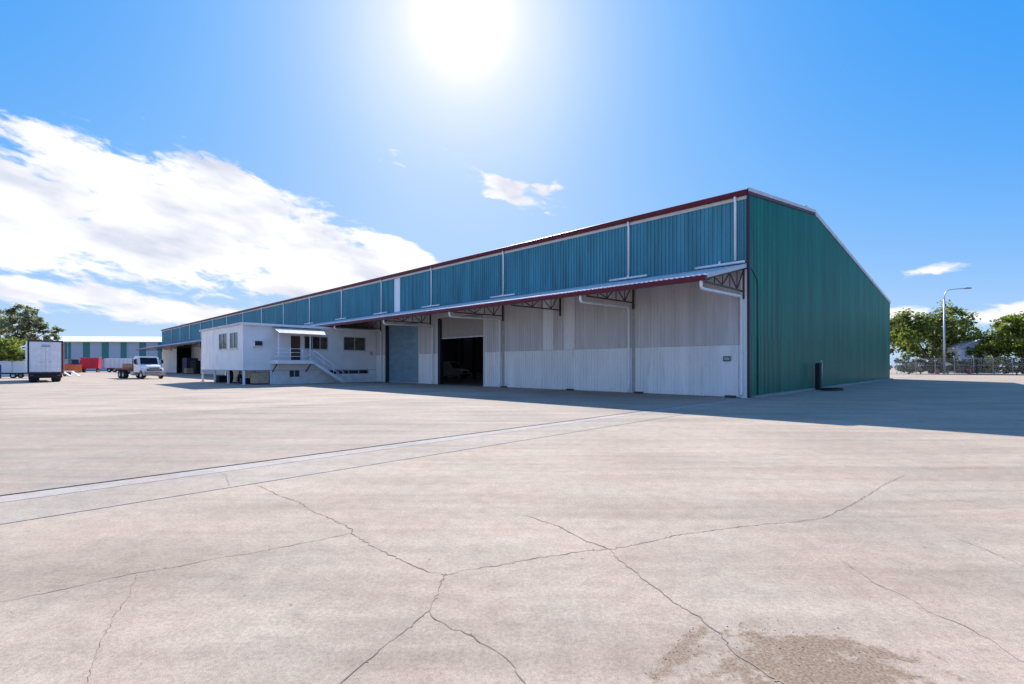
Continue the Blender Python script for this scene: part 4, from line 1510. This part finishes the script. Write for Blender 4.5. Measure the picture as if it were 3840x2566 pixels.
# ================================================================== right hand boundary
def build_lamp():
    T = thing('street_lamp', (82.4, 93.0, 0), 0, 'tall grey street lamp with curved arm before the trees', 'street lamp')
    fix_normals(MB().tube([(0, 0, 0), (0, 0, 6), (0, 0, 14.2)], .21, 12, .12).build('pole', M_galv, T, True))
    arm = [(0, 0, 14.2), (.05, 0, 14.9), (.25, 0, 15.5), (.7, 0, 15.95), (1.4, 0, 16.15), (4.0, 0, 16.35)]
    MB().tube(arm, .10, 10, .07).build('arm', M_galv, T, True)
    fix_normals(MB().prism([(3.9, 16.22), (5.0, 16.26), (5.15, 16.36), (4.95, 16.48), (4.1, 16.5), (3.9, 16.42)], 'y', -.2, .2).build('luminaire', mat('lamp_grey', (.22, .24, .26), .5), T))
    MB().bbox(-.32, .32, -.32, .32, 0, .06, .01).build('base_plate', M_galv, T)


build_lamp()


def build_fence():
    T = thing('wire_fence', (66, 88.0, 0), rad(-3), 'grey chain wire fence with steel posts along the boundary', 'fence')
    n, p = 12, 3.3
    wire = None
    for k in range(n + 1):
        MB().tube([(k * p, 0, 0), (k * p, 0, 3.0), (k * p, .25, 3.3)], .04, 8).build('post', mat('fence_post', (.30, .32, .34), .6), T, True)
    for z in (.12, 1.6, 2.95):
        MB().tube([(0, 0, z), (n * p, 0, z)], .02, 6).build('rail', mat('fence_post', (.30, .32, .34)), T, True)
    b = MB()
    s = .16
    H = 2.8
    m = int(p / s)
    for i in range(-int(H / s), m):
        x = i * s
        for d in (1, -1):
            a = (x, .12) if d == 1 else (p - x, .12)
            t0 = max(0, -x)
            t1 = min(H, p - x)
            if t1 <= t0:
                continue
            b.beam((a[0] + d * t0, .02 * d, .12 + t0), (a[0] + d * t1, .02 * d, .12 + t1), .0045)
    for k in range(n):
        if wire is None:
            wire = b.build('mesh', mat('fence_wire', (.22, .23, .24), .6, metal=.2), T)
        else:
            c = wire.copy()
            COL.objects.link(c)
            c.location.x = k * p


build_fence()

# white shed beyond the trees
t = thing('white_shed', (95.8, 100.5, 0), rad(-4), 'white shed with low gable partly hidden by the trees', 'shed')
fix_normals(MB().prism([(-3.2, 0), (4.4, 0), (4.4, 5.2), (.6, 6.9), (-3.2, 5.2)], 'y', 0, 5).build('wall', mat('shed_white', (.72, .74, .82), .5, var=.05), t))
fix_normals(MB().prism([(-3.5, 5.08), (.6, 6.92), (4.7, 5.08), (4.7, 5.25), (.6, 7.1), (-3.5, 5.25)], 'y', -.3, 5.3).build('roof', M_zinc, t))
MB().bbox(-2.2, 1.2, -.06, -.005, .02, 3.0, .01).build('door', mat('shed_door', (.40, .44, .56), .5), t)
MB().bbox(2.2, 3.5, -.06, -.005, 1.4, 2.4, .01).build('window', M_glass, t)
# red drums by the fence
t = None
for k, x in enumerate((78.6, 84.6)):
    d = thing('red_drum', (x, 90.2, 0), 0, ('red drum by the fence between the shrub and the street lamp', 'red drum by the fence just past the street lamp')[k], 'drum')
    fix_normals(MB().lathe([(.02, 0), (.30, 0), (.31, .03), (.30, .3), (.32, .34), (.30, .38), (.30, .6), (.32, .64), (.30, .68), (.30, .95), (.02, .94)], 'z', 16).build('shell', mat('drum_red', (.30, .03, .06), .5), d))
    MB().lathe([(.02, .945), (.26, .955), (.26, .98), (.02, .99)], 'z', 16).build('lid', M_dark, d)
